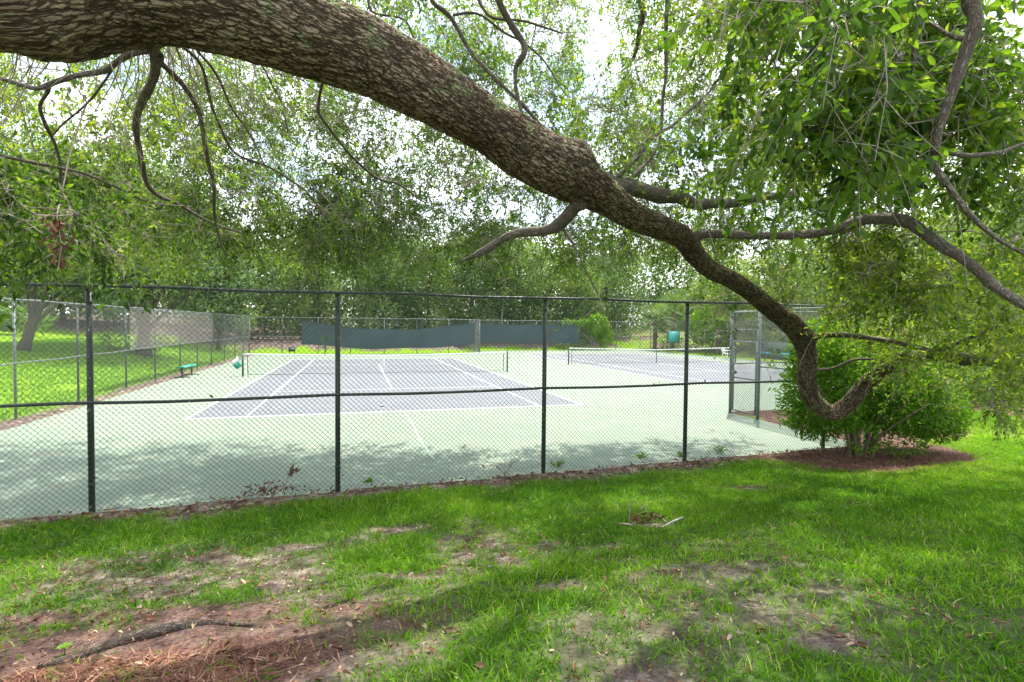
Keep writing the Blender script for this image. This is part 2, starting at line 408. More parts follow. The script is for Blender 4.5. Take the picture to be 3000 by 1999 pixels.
M_SIGN = plain('sign_black', (.05, .06, .055), .5)
M_WALL = plain('white_stucco', (.70, .69, .64), .9, 0, .06, 2)
M_ROOF = plain('terracotta_tile', (.50, .19, .11), .8, 0, .25, 6)
M_TIMBER = plain('weathered_timber', (.17, .115, .085), .9, 0, .4, 6)
M_GLASS = plain('dark_window', (.05, .06, .07), .1)
M_ROCK = plain('pale_stone', (.5, .47, .44), .9, 0, .3, 8)

# ------------------------------------------------------------------ ground
def lin(parts):
    return np.unique(np.concatenate([np.arange(a, b, s) for a, b, s in parts]))
gx = lin([(-140, -40, 6), (-40, -10, .8), (-10, -7, .25), (-7, 11, .09), (11, 20, .3), (20, 40, .8), (40, 200, 6)])
gy = lin([(-60, -32, 2), (-32, -27, .3), (-27, -18.4, .09), (-18.4, -13, .3), (-13, 40, .6), (40, 220, 6)])
X, Y = np.meshgrid(gx, gy); xs, ys = X.ravel(), Y.ravel(); zs = ground_z(xs, ys)
nx, ny = len(gx), len(gy); i = np.arange(ny-1)[:, None]*nx; j = np.arange(nx-1)[None]
GF = np.stack([i+j, i+j+1, i+nx+j+1, i+nx+j], -1).reshape(-1, 4)
near = (ys < fence_y(xs)+.3) & (xs < 12)
soil = np.where(near, bare_amt(xs, ys), 0.0)
# dirt edge along the left fence, leaf-strewn bank behind the courts, mulch corner by the gate, mulch under the far right trees
n_ = fbm(xs*.7, ys*.7, 3)
soil = np.maximum(soil, np.clip(1.6-np.abs(xs+9.25)/.35+(n_-.5)*2, 0, 1)*(ys > -20)*(ys < 19))
soil = np.maximum(soil, sstep((ys-20.6-4.6*(xs > 8.8)+(n_-.5)*3)/1.2)*(xs > -60)*(ys < 90)*(xs < 27))
corner = (xs > 9.1) & (xs < 14) & (ys > fence_y(xs)-.2) & (ys < -13.9)
mulch = np.where(corner, sstep((fbm(xs*.8+7, ys*.8, 3)-.32)/.1), 0.0)
d_ = np.sqrt(((xs-BUSH[0]-.1)/2.35)**2+((ys-BUSH[1]-.1)/1.4)**2); mulch = np.maximum(mulch, sstep((1.12+.3*(fbm(xs*1.9, ys*1.9+5, 3)-.5)-d_)/.1))
mulch = np.maximum(mulch, sstep((1.25-np.hypot((xs-STRAW[0])/1.05, (ys-STRAW[1])/.42))/.3))
LIT = at_ground(430, 1850); mulch = np.maximum(mulch, .7*sstep((1.2-np.hypot((xs-LIT[0])/1.9, (ys-LIT[1]+.28*(xs-LIT[0]))/.55)+(n_-.5)*.8)/.3))
fr_ = sstep((xs-16.6+(n_-.5)*2)/.8)*(ys < -13)*sstep((ys+17.6+(n_-.5))/.5); mulch = np.maximum(mulch, fr_)
soil = np.maximum(soil, mulch)
soil = np.maximum(soil, (.35+.6*(n_ > .5))*sstep((xs-28.3+(n_-.5)*2)/1.0)*(ys > -12)*(ys < 60))
soil = np.maximum(soil, np.where(xs < -25, sstep((-25-xs+(n_-.5)*4)/2), 0))
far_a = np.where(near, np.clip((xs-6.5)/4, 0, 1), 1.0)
g = mk('ground', np.stack([xs, ys, zs], 1), GF, M_GROUND, smooth=True, attrs={'soil': soil, 'far': far_a, 'mulch': mulch}, kind='structure')

# ------------------------------------------------------------------ courts
def slab(name, poly, mat_, top=0.0, thick=.10):
    n = len(poly); P = np.array(poly, float)
    V = np.vstack([np.c_[P, np.full(n, top)], np.c_[P, np.full(n, top-thick)]])
    F = [list(range(n))]; me = bpy.data.meshes.new(name)
    for k in range(n): F.append([k, n+k, n+(k+1) % n, (k+1) % n])
    me.from_pydata(V.tolist(), [], F); me.materials.append(mat_)
    o = bpy.data.objects.new(name, me); sc.collection.objects.link(o); o['kind'] = 'structure'; return o
s1 = slab('court_surface', [(-9.0, fence_y(-9)+.03), (9.12, fence_y(9.12)+.03), (9.12, 18.25), (-9.0, 18.25)], M_CGREEN)
s2 = slab('court_surface', [(9.125, -14.1), (27.6, -14.1), (27.6, 22.75), (9.125, 22.75)], M_CGREEN)
def sheet(name, x0, x1, y0, y1, z, mat_, parent):
    return mk(name, [[x0, y0, z], [x1, y0, z], [x1, y1, z], [x0, y1, z]], [[0, 1, 2, 3]], mat_, parent)
def court(parent, cx, cy):
    H, D, S, T = 11.885, 5.485, 4.115, 6.40; w = .05
    sheet('playing_area', cx-D, cx+D, cy-H, cy+H, .004, M_CBLUE, parent)
    z = .008
    for sx in (-1, 1):
        sheet('court_line', cx+sx*D-w/2*(1-sx)*1.0-(w if sx > 0 else 0)*0-.0, cx+sx*D+w/2*(1+sx), cy-H, cy+H, z, M_LINE, parent)
        sheet('court_line', cx+sx*S-w/2, cx+sx*S+w/2, cy-H+.1, cy+H-.1, z, M_LINE, parent)
    for sy in (-1, 1):
        sheet('court_line', cx-D, cx+D, cy+sy*H-.1*(sy > 0), cy+sy*H+.1*(sy < 0), z+.003, M_LINE, parent)
        sheet('court_line', cx-S+.03, cx+S-.03, cy+sy*T-w/2, cy+sy*T+w/2, z, M_LINE, parent)
    sheet('court_line', cx-w/2, cx+w/2, cy-T+.03, cy+T-.03, z+.002, M_LINE, parent)
court(s1, 0, 0); court(s2, 18.2, 4.55)
mb = MB(); cp = spline([(-.02, -12.3, .005), (.03, -14, .005), (.0, -15.6, .005), (.06, -17.4, .005)], 30)
mb.add(np.vstack([cp-[.025, 0, 0], cp+[.025, 0, 0]]), np.stack([np.arange(29), np.arange(29)+30, np.arange(29)+31, np.arange(29)+1], 1)); mb.build('crack_repair', M_CRACK, s1)

# ------------------------------------------------------------------ fences
def zigzag(P0, P1, z0, z1, d, r):
    P0 = np.array(P0, float); P1 = np.array(P1, float); L = np.linalg.norm(P1-P0); u = (P1-P0)/L; nrm = np.array([-u[1], u[0]])
    nw = int(L/(d/2)); ns = int((z1-z0)/(d/2)); h = d/2
    I, K = np.meshgrid(np.arange(nw), np.arange(ns), indexing='ij'); I = I.ravel(); K = K.ravel()
    par = (K+I) & 1
    xa = (I+par)*h; xb = (I+1-par)*h; za = z0+K*h; zb = za+h
    oa = np.where((I & 1) == 0, 1, -1)*r*.6
    def P(x, z): return np.stack([P0[0]+u[0]*x+nrm[0]*oa, P0[1]+u[1]*x+nrm[1]*oa, z], 1)
    return P(xa, za), P(xb, zb)
def diag(P0, P1, z0, z1, d):
    P0 = np.array(P0, float); P1 = np.array(P1, float); L = np.linalg.norm(P1-P0); u = (P1-P0)/L; H = z1-z0
    A, B = [], []
    for s in (-1, 1):
        x0 = np.arange(-H, L+H, d); xa = x0; xb = x0+s*H; ta = np.zeros_like(x0); tb = np.ones_like(x0)
        dx = xb-xa
        t0 = np.where(dx > 0, (0-xa)/dx, (L-xa)/dx); t1 = np.where(dx > 0, (L-xa)/dx, (0-xa)/dx)
        ta = np.clip(t0, 0, 1); tb = np.clip(t1, 0, 1); ok = tb-ta > .01
        for t, lst in ((ta, A), (tb, B)):
            x = (xa+dx*t)[ok]; z = (z0+H*t)[ok]; lst.append(np.stack([P0[0]+u[0]*x, P0[1]+u[1]*x+s*.003, z], 1))
    return np.concatenate(A), np.concatenate(B)

def fence(label, P0, P1, posts, top, mid, base_z, pm, rm, wm, name='chain_link_fence', pr=.032, rr=.021, wr=.0024, d=.072, zig=False, over=.02, group=None, midrange=None, capm=None):
    P0 = np.array(P0, float); P1 = np.array(P1, float); L = np.linalg.norm(P1-P0); u = (P1-P0)/L
    root = thing(name, label, 'fence', (P0[0], P0[1], base_z), group)
    for q in posts:
        p = P0+u*q[0]; r = q[1] if len(q) > 1 else pr; pmat = q[2] if len(q) > 2 else pm
        a = np.array([p[0]-u[1]*.055, p[1]+u[0]*.055])
        po = MB().tube([(a[0], a[1], base_z-.15), (a[0], a[1], top-.035)], [r, r], 12).build('post', pmat, root, smooth=True)
        c = MB(); c.tube(np.array([[a[0], a[1], top-.045], [a[0], a[1], top-.01], [a[0], a[1], top+.02]]), [r*1.12, r*1.1, r*.5], 10)
        c.build('post_cap', capm or rm, po)
        for z in (mid, top-.2, base_z+.35): MB().tube([(a[0], a[1], z-.012), (a[0], a[1], z+.012)], [r*1.15, r*1.15], 10).build('band', rm, po)
    def rail(nm, z, s0=0, s1=None):
        s1 = L if s1 is None else s1; m_ = max(2, int((s1-s0)/1.0))
        t = np.linspace(s0, s1, m_); wob = .012*np.sin(t*1.9+z*3)
        MB().tube(np.c_[P0[0]+u[0]*t, P0[1]+u[1]*t, z+wob], np.full(m_, rr), 8).build(nm, rm, root, smooth=True)
    rail('top_rail', top)
    for a_, b_ in (midrange or [(0, L)]): rail('mid_rail', mid, a_, b_)
    off = np.array([u[1], -u[0]])*.03
    A, B = (zigzag(P0+off, P1+off, base_z+.02, top+over, d, wr) if zig else diag(P0+off, P1+off, base_z+.02, top+over, d))
    V, Fq = prisms(A, B, wr, 3); mk('wire_mesh', V, Fq, wm, root, kind='stuff')
    return root
# near fence
x0 = -10.2; f0 = (x0, fence_y(x0)); f1 = (9.15, fence_y(9.15)); sl_ = math.hypot(1, .043)
fence('tall black chain-link fence crossing the whole view behind the near lawn', f0, f1,
      [((x-x0)*sl_,) for x in (-7.65, -4.61, -1.575, 1.711, 4.535, 7.92)]+[(19.35, .045)], 2.945, 1.44, 0.03, M_POST, M_POST, M_WIRE, pr=.037, rr=.022, wr=.0027, zig=True, over=.10)
# left side fence
YL = (-19.35, -15.0, -11.1, -8.0, -4.5, -1.57, 1.75, 4.6, 7.43, 10.6, 13.7, 16.57)
fence('grey and dark chain-link fence along the lawn on the left of the courts', (-9.4, -19.35), (-9.4, 18.2), [(y+19.35, .030, M_GALV if k in (2,) else M_DARKPOST) for k, y in enumerate(YL)],
      3.02, 1.43, .0, M_DARKPOST, M_GALV, M_GALVWIRE, wr=.0022, d=.1)
# back fence, court one
fence('galvanised back fence with the sagging screen behind the near court', (-9.4, 18.3), (9.1, 18.3), [(0.03, .045, M_GALV)]+[(x+9.4, .03, M_DARKPOST if k % 2 == 0 else M_GALV) for k, x in enumerate((-7.0, -4.3, -1.8, .9, 3.6, 6.3))]+[(18.45, .045, M_GALV)],
      2.95, 1.43, 0, M_GALV, M_GALV, M_GALVWIRE, wr=.0022, d=.1)
# jog between the courts
fence('short galvanised fence return joining the two back fences between the screens', (9.12, 18.45), (9.12, 22.7), [(.05, .05, M_GALV), (2.1, .04, M_GALV), (4.2, .05, M_GALV)],
      2.95, 1.43, 0, M_GALV, M_GALV, M_GALVWIRE, wr=.0032, d=.072)
# back fence, court two
fence('galvanised back fence with the straight screen behind the far court', (9.3, 22.85), (27.7, 22.85), [(x, .03, M_GALV) for x in (.6, 3.6, 6.6, 9.6, 12.6, 15.4, 18.2)],
      2.95, 1.43, 0, M_GALV, M_GALV, M_GALVWIRE, wr=.0022, d=.1)
# right side fence
fence('dark chain-link fence in front of the palms along the far court', (27.75, 22.8), (27.75, -14.2), [(x, .03, M_DARKPOST) for x in np.arange(1.5, 37, 3.0)],
      2.95, 1.43, 0, M_DARKPOST, M_DARKPOST, M_GALVWIRE, wr=.0022, d=.1)
# side return with gate opening, then the near fence of court two
fence('short chain-link return between the near fence corner and the gate', (9.17, -18.45), (9.17, -15.27), [(.12, .04, M_POST), (3.12, .045, M_GALV)],
      2.97, 1.44, 0.02, M_GALV, M_GALV, M_GALVWIRE, wr=.003)
fence('chain-link fence running right from the gate along the far court', (9.17, -14.15), (27.7, -14.15), [(.05, .045, M_GALV)]+[(x, .032, M_GALV) for x in np.arange(3.2, 18, 3.0)],
      2.97, 1.44, 0.02, M_GALV, M_GALV, M_GALVWIRE, wr=.003)
# gate
gt = thing('gate', 'galvanised chain-link gate between two pale posts left of the round shrub', 'gate', (9.17, -15.2, 0.05))
fr = MB(); ya, yb = -15.17, -14.26
for y in (ya, yb): fr.tube([(9.17, y, .08), (9.17, y, 2.1)], [.024]*2, 8)
fr.build('gate_stile', M_GALV, gt, smooth=True)
for z in (.10, 1.05, 2.08): MB().tube([(9.17, ya, z), (9.17, yb, z)], [.022]*2, 8).build('gate_rail', M_GALV, gt, smooth=True)
MB().tube([(9.17, ya, 2.42), (9.17, yb, 2.42)], [.024]*2, 8).build('header_rail', M_GALV, gt, smooth=True)
MB().tube([(9.17, ya, 2.92), (9.17, yb, 2.92)], [.024]*2, 8).build('header_rail', M_GALV, gt, smooth=True)
A, B = diag((9.19, ya), (9.19, yb), .1, 2.9, .072); V, Fq = prisms(A, B, .003, 3); mk('wire_mesh', V, Fq, M_GALVWIRE, gt, kind='stuff')
MB().box((9.15, yb-.06, 1.2), (.08, .12, .10)).box((9.15, yb-.02, 1.2), (.02, .2, .03)).build('latch', M_GALV, gt)
for z in (.4, 1.8): MB().tube([(9.17, ya-.05, z-.04), (9.17, ya-.05, z+.04)], [.035]*2, 8).build('hinge', M_GALV, gt)

# windscreens
def screen(label, X0, X1, Yp, topf, botf, n=48):
    t = np.linspace(0, 1, n); rows = 9
    V = []
    for r in range(rows):
        f = r/(rows-1)
        V.append(np.c_[X0+(X1-X0)*t, Yp+.035*np.sin(t*23+r*.6)*f*(1-f)*3-.02*np.cos(t*9+f*5), topf(t)*(1-f)+botf(t)*f])
    V = np.concatenate(V); V2 = V+[0, .006, 0]; ii = np.arange(rows-1)[:, None]*n; jj = np.arange(n-1)[None]
    Fq = np.stack([ii+jj, ii+jj+1, ii+n+jj+1, ii+n+jj], -1).reshape(-1, 4)
    root = thing('windscreen', label, 'windscreen', (X0, Yp, 0))
    mk('cloth', np.vstack([V, V2]), np.vstack([Fq, Fq[:, ::-1]+len(V)]), M_SCREEN, root, smooth=True)
    hm = MB(); top_ = V[:n]+[0, -.012, 0]; hm.tube(top_, np.full(n, .014), 6); hm.build('hem', M_SCREEN, root)
    gm = MB()
    for k in range(2, n-1, 5): gm.tube([V[k]+[0, -.02, -.06], V[k]+[0, -.005, -.06]], [.022, .022], 8)
    gm.build('grommet', M_GALV, root, kind='stuff')
screen('blue-grey windscreen sagging in the middle on the back fence', -5.55, 8.6, 18.2, lambda t: 2.68-.66*np.sin(np.clip(t*1.0, 0, 1)*math.pi)**1.0+.03*np.sin(t*17), lambda t: .78-.36*np.sin(t*math.pi)**1.2+.05*np.sin(t*14))
screen('straight blue-grey windscreen on the right part of the back fence', 10.0, 20.5, 22.75, lambda t: 2.55+.03*np.sin(t*30), lambda t: .72+.04*np.sin(t*12))
pn = thing('windscreen', 'low dark green screen with a teal band seen through the gate', 'windscreen', (27.6, 1.6, 0))
MB().box((27.62, 2.6, .80), (.02, 6.0, 1.25)).build('cloth', plain('dark_green_cloth', (.05, .085, .07), .8, 0, .3, 3), pn)
MB().box((27.60, 2.6, .62), (.02, 5.98, .16)).build('band', M_TEAL, pn)

mp_ = thing('mesh_panel', 'grey fine-mesh panel on the upper half of the left side fence', 'mesh panel', (-9.36, 0, 1.45))
zz = np.arange(1.46, 2.95, .024); MB().lines(np.c_[np.full(len(zz), -9.36), np.full(len(zz), -4.4), zz], np.c_[np.full(len(zz), -9.36), np.full(len(zz), 7.4), zz], .0046, 3).build('strands', plain('grey_mesh_strand', (.30, .275, .25), .8), mp_, kind='stuff')
for z in (1.45, 2.96): MB().tube([(-9.36, -4.4, z), (-9.36, 7.4, z)], [.014]*2, 6).build('edge_cord', M_GALV, mp_)
# ------------------------------------------------------------------ nets
def net(label, cx, cy, caddy=False):
    root = thing('tennis_net', label, 'tennis net', (cx, cy, 0))
    hw = 6.4
    for s in (-1, 1):
        p = MB().tube([(cx+s*hw, cy, -.05), (cx+s*hw, cy, 1.07)], [.042, .042], 12).build('net_post', M_NETPOST, root, smooth=True)
        MB().tube([(cx+s*hw, cy, 1.07), (cx+s*hw, cy, 1.095)], [.05, .03], 12).build('cap', M_NETPOST, p)
        MB().tube([(cx+s*(hw+.02), cy, .78), (cx+s*(hw+.16), cy, .78)], [.012, .012], 6).tube([(cx+s*(hw+.16), cy-.01, .70), (cx+s*(hw+.16), cy-.01, .82)], [.01, .01], 6).build('winder', M_NETPOST, p)
        MB().tube([(cx+s*(hw-.22), cy, .03), (cx+s*(hw-.2), cy, 1.02)], [.018, .018], 6).build('net_dowel', M_NETPOST, root)
    x = np.linspace(-hw, hw, 60); top = 1.06-.135*(1-np.abs(x)/hw)**.9
    wob = .012*np.sin(x*2.1)
    T0 = np.c_[cx+x, cy+wob, top]; tm = MB()
    n = len(x)
    V = np.vstack([T0+[0, -.012, .01], T0+[0, .012, .01], T0+[0, .014, -.055], T0+[0, -.014, -.055]]); k = np.arange(n-1)
    for a in range(4):
        b = (a+1) % 4; tm.add(V if a == 0 else np.zeros((0, 3)), np.zeros((0, 4), int)) if False else None
    Fq = np.concatenate([np.stack([a*n+k, a*n+k+1, ((a+1) % 4)*n+k+1, ((a+1) % 4)*n+k], 1) for a in range(4)])
    mk('headband', V, Fq, M_TAPE, root)
    xv = np.arange(-hw+.22, hw-.22, .045); tv = 1.06-.135*(1-np.abs(xv)/hw)**.9-.05; bz = .05+.03*np.sin(xv*1.3)**2
    A = np.c_[cx+xv, cy+.012*np.sin(xv*2.1), bz]; B = np.c_[cx+xv, cy+.012*np.sin(xv*2.1), tv]
    m_ = MB(); m_.lines(A, B, .0013, 3)
    for f in np.linspace(.05, 1, 20)[:-1]:
        Pz = A*(1-f)+B*f; m_.lines(Pz[:-1], Pz[1:], .0013, 3)
    m_.build('netting', M_NET, root, kind='stuff')
    MB().tube(np.c_[cx+xv[::4], cy+.012*np.sin(xv[::4]*2.1), bz[::4]], .009, 5).build('bottom_cord', M_NET, root)
    MB().box((cx, cy-.016, .47), (.05, .006, .90)).build('centre_strap', M_NET if not caddy else M_TAPE, root)
    return root
net('tennis net across the near court, between the bench and the divider', 0, 0, True)
net('tennis net across the far court beside the gate', 18.2, 4.55)

# caddy on the left net post
c0 = np.array([-6.44, 0, .86])
ca = thing('court_caddy', 'white bin and green bucket hanging askew on the left net post', 'ball caddy', tuple(c0))
MB().tube([c0+[.02, -.06, .02], c0+[-.28, -.02, .03]], [.012]*2, 6).tube([c0+[.05, -.07, -.04], c0+[.05, -.07, .2]], [.012]*2, 6).build('bracket', M_TEAL, ca)
def tilted(cx_, cz_, w, h, dd, ang, taper=.8):
    P = []
    for (x, z, f) in ((-w/2*taper, -h/2, 1), (w/2*taper, -h/2, 1), (w/2, h/2, 1), (-w/2, h/2, 1)):
        for y in (-dd/2, dd/2): P.append((x*math.cos(ang)-z*math.sin(ang)+cx_, y, x*math.sin(ang)+z*math.cos(ang)+cz_))
    return np.array(P), [[0, 2, 4, 6], [1, 7, 5, 3], [0, 1, 3, 2], [2, 3, 5, 4], [4, 5, 7, 6], [6, 7, 1, 0]]
P, Fq = tilted(-.29, -.17, .20, .36, .2, R(-57)); MB().add(P+c0, Fq).build('white_bin', M_WHITE, ca)
P, Fq = tilted(-.30, -.02, .24, .03, .24, R(-57), 1); MB().add(P+c0+[.14, 0, -.01], Fq).build('bin_rim', M_WHITE, ca)
P, Fq = tilted(-.17, -.36, .30, .24, .24, R(35)); MB().add(P+c0, Fq).build('green_bucket', M_BENCH, ca)

# bench
bn = thing('bench', 'backless green bench on two dark pedestal legs beside the left fence', 'bench', (-8.85, .6, 0))
MB().box((-8.85, .58, .475), (.29, 1.86, .045)).build('seat', M_BENCH, bn)
MB().box((-8.70, .58, .452), (.02, 1.86, .05)).box((-9.0, .58, .452), (.02, 1.86, .05)).build('seat_edge', M_BENCH, bn)
for y in (-.15, 1.3):
    l = MB().box((-8.85, y, .245), (.055, .055, .42)).build('leg', M_STEEL, bn)
    MB().box((-8.85, y, .02), (.62, .06, .035)).build('foot', M_STEEL, bn)
    MB().box((-8.85, y, .44), (.26, .05, .02)).build('seat_bracket', M_STEEL, bn)
for a, b in ((-.12, .5), (1.27, .66)): MB().tube([(-8.85, a, .12), (-8.85, b, .44)], [.011]*2, 6).build('brace', M_STEEL, bn)

# signs and chair
sg = thing('sign', 'small black sign with pale marks at the foot of the back fence', 'sign', (-6.25, 18.1, 0))
MB().box((-6.25, 18.15, .42), (.50, .03, .36)).build('panel', M_SIGN, sg)
MB().box((-6.42, 18.16, .12), (.04, .03, .3)).box((-6.08, 18.16, .12), (.04, .03, .3)).build('sign_leg', M_SIGN, sg)
k = MB()
for x, z, w, h in ((-6.40, .52, .10, .018), (-6.35, .46, .02, .11), (-6.27, .46, .025, .14), (-6.21, .48, .03, .06), (-6.15, .46, .025, .14), (-6.1, .42, .03, .05)): k.box((x, 18.13, z), (w, .008, h))
k.build('marking', M_TAPE, sg)
sp = np.array([27.2, 16.3, 0])
ts = thing('sign', 'square teal panel on two posts in front of the palms', 'sign', tuple(sp))
dv = np.array([-.35, .93, 0]); dv = np.array([.9, -.42, 0])
for s in (-1, 1): MB().tube([sp+dv*s*.42+[0, 0, -.02], sp+dv*s*.42+[0, 0, 1.05]], [.03]*2, 8).build('sign_post', M_GALV, ts)
ang = math.atan2(dv[1], dv[0])
MB().box(sp+[0, -.05, 1.55], (1.0, .04, 1.0), ang).build('panel', M_TEAL, ts)
fm = MB()
for s in (-1, 1): fm.box(sp+dv*s*.52+[0, -.05, 1.55], (.05, .06, 1.1), ang); fm.box(sp+[0, -.05, 1.55+s*.53], (1.0, .06, .05), ang)
fm.build('frame', M_DARKPOST, ts)

def chair(loc, rz, label):
    ch = thing('plastic_chair', label, 'chair', loc)
    c, s = math.cos(rz), math.sin(rz)
    def T(P): P = np.asarray(P, float); return np.stack([P[:, 0]*c-P[:, 1]*s, P[:, 0]*s+P[:, 1]*c, P[:, 2]], 1)+np.array(loc)
    for x in (-.22, .22):
        for y in (-.22, .2): MB().tube(T([(x*1.12, y*1.1, 0), (x, y, .42)]), [.022, .03], 8).build('leg', M_WHITE, ch)
        MB().tube(T(spline([(x*1.15, -.2, .42), (x*1.2, -.2, .64), (x*1.2, .05, .66), (x*1.1, .26, .68)], 10)), .022, 8).build('armrest', M_WHITE, ch)
    P, Fq = MB().box((0, 0, .43), (.48, .48, .035)).V[0], MB().box((0, 0, 0), (1, 1, 1)).Q[0]; MB().add(T(P), Fq).build('seat', M_WHITE, ch)
    bk = MB()
    for x in np.linspace(-.2, .2, 5): bk.tube(T([(x, .23, .44), (x*1.05, .30, .82)]), [.022, .022], 6)
    bk.tube(T(spline([(-.24, .27, .62), (-.2, .32, .84), (.2, .32, .84), (.24, .27, .62)], 10)), .025, 6); bk.build('backrest', M_WHITE, ch)
chair((26.4, 7.8, 0), R(20), 'white plastic armchair by the far right fence, next to the gate post')

# ------------------------------------------------------------------ the big oak: limb, branches, twigs, leaves
S = 3000/2353.0
oak = thing('oak_tree', 'old live oak with a thick furrowed limb arching over the lawn', 'tree', (-6.0, -26.2, 0))
SKEL = []
def pts(keys): return np.array([[*at(x, y, d), w*d/F_PX/2] for x, y, w, d in keys])
def add_branch(K, sides=10, m=None, name='branch', material=None, wob=.0, store=True):
    K = np.asarray(K, float); L = np.linalg.norm(np.diff(K[:, :3], axis=0), axis=1).sum()
    m = m or max(8, int(L/.06)); Q = spline(K, m); Q[:, 3] = np.maximum(Q[:, 3], .002)
    s = np.linspace(0, L, m)
    if wob: Q[:, :3] += wob*np.stack([np.sin(s*7+K[0, 0]*9), np.sin(s*9+K[0, 1]*7), np.sin(s*8+K[0, 2]*5)], 1)
    if store: SKEL.append(Q)
    V, F = tube(Q[:, :3], Q[:, 3]*(1+.07*np.sin(s*13)+.05*np.sin(s*31+1)), sides)
    a = np.arange(sides)*2*math.pi/sides
    bk = np.stack([np.repeat(s, sides), np.tile(np.cos(a), m)*np.repeat(Q[:, 3], sides), np.tile(np.sin(a), m)*np.repeat(Q[:, 3], sides)], 1)
    bk = np.vstack([bk, bk[0], bk[-1]])
    return mk(name, V, F, material or M_BARK2, oak, smooth=True, attrs={'bk': bk})

limb_keys = np.vstack([
    [[-6.0, -26.2, .1, .62], [-6.0, -26.15, .7, .46], [-5.9, -25.9, 1.8, .40], [-5.5, -25.2, 3.1, .37], [-4.6, -24.0, 4.1, .345]],
    pts([(-20, -25, 318, 3.2), (130, -8, 340, 3.2), (400, -46, 318, 3.3), (640, 2, 288, 3.5), (905, 100, 236, 3.8), (1126, 192, 207, 4.15), (1404, 352, 158, 4.6), (1536, 440, 164, 4.9),
         (1670, 515, 150, 5.2), (1790, 590, 98, 5.5), (1868, 640, 76, 5.75), (1990, 690, 66, 6.1), (2040, 752, 57, 6.4), (2085, 792, 52, 6.7), (2168, 835, 49, 7.1),
         (2256, 903, 52, 7.5), (2335, 968, 60, 7.9), (2364, 1040, 52, 8.15), (2364, 1120, 50, 8.2), (2380, 1168, 48, 8.2), (2415, 1200, 45, 8.2), (2448, 1208, 46, 8.15),
         (2484, 1186, 45, 8.1), (2513, 1152, 44, 8.0), (2543, 1122, 43, 7.9), (2580, 1090, 36, 7.7), (2625, 1062, 20, 7.5), (2660, 1030, 8, 7.3)])])
mL = 900; Q = spline(limb_keys, mL); seg = np.linalg.norm(np.diff(Q[:, :3], axis=0), axis=1); sL = np.concatenate([[0], np.cumsum(seg)])
# resample evenly
se = np.linspace(0, sL[-1], 1000); Q = np.stack([np.interp(se, sL, Q[:, k]) for k in range(4)], 1)
SKEL.append(Q[300::4])
ns = 176; T_, N_, B_ = frames(Q[:, :3]); a = np.arange(ns)*2*math.pi/ns
th = np.tile(a, (len(Q), 1)); ss = np.repeat(se[:, None], ns, 1)
lump = 1+.05*(fbm(ss*1.3+np.cos(th)*1.1, np.sin(th)*1.1+4, 3)-.5)*2+.045*(fbm(ss*4+np.cos(th)*2.2, np.sin(th)*2.2+9, 3)-.5)*2
# swollen knots on the limb
for (px, py, dp, amp, rad) in ((125, 178, 3.0, .13, .2), (1560, 545, 4.8, .05, .12), (1700, 440, 5.1, .09, .16), (2390, 985, 7.9, .05, .10), (1180, 330, 4.1, .02, .1)):
    kp = at(px, py, dp)
    Pk = Q[:, None, :3]+Q[:, 3][:, None, None]*(np.cos(a)[None, :, None]*N_[:, None]+np.sin(a)[None, :, None]*B_[:, None])
    dk = np.linalg.norm(Pk-kp, axis=2); lump = lump+amp/np.maximum(Q[:, 3], .05)[:, None]*np.exp(-(dk/rad)**2)
rad = Q[:, 3][:, None]*lump
V = Q[:, None, :3]+rad[..., None]*(np.cos(a)[None, :, None]*N_[:, None]+np.sin(a)[None, :, None]*B_[:, None])
kb = (.30/np.maximum(Q[:, 3], .05))**.55*.9; se_ = np.concatenate([[0], np.cumsum(np.diff(se)*kb[1:])])
bk = np.stack([np.repeat(se_[:, None], ns, 1), np.cos(th)*(Q[:, 3]*kb)[:, None], np.sin(th)*(Q[:, 3]*kb)[:, None]], -1).reshape(-1, 3)
i = np.arange(len(Q)-1)[:, None]*ns; j = np.arange(ns)[None]; k = (j+1) % ns
mk('limb', V.reshape(-1, 3), np.stack([i+j, i+k, i+ns+k, i+ns+j], -1).reshape(-1, 4), M_BARK, oak, smooth=True, attrs={'bk': bk})

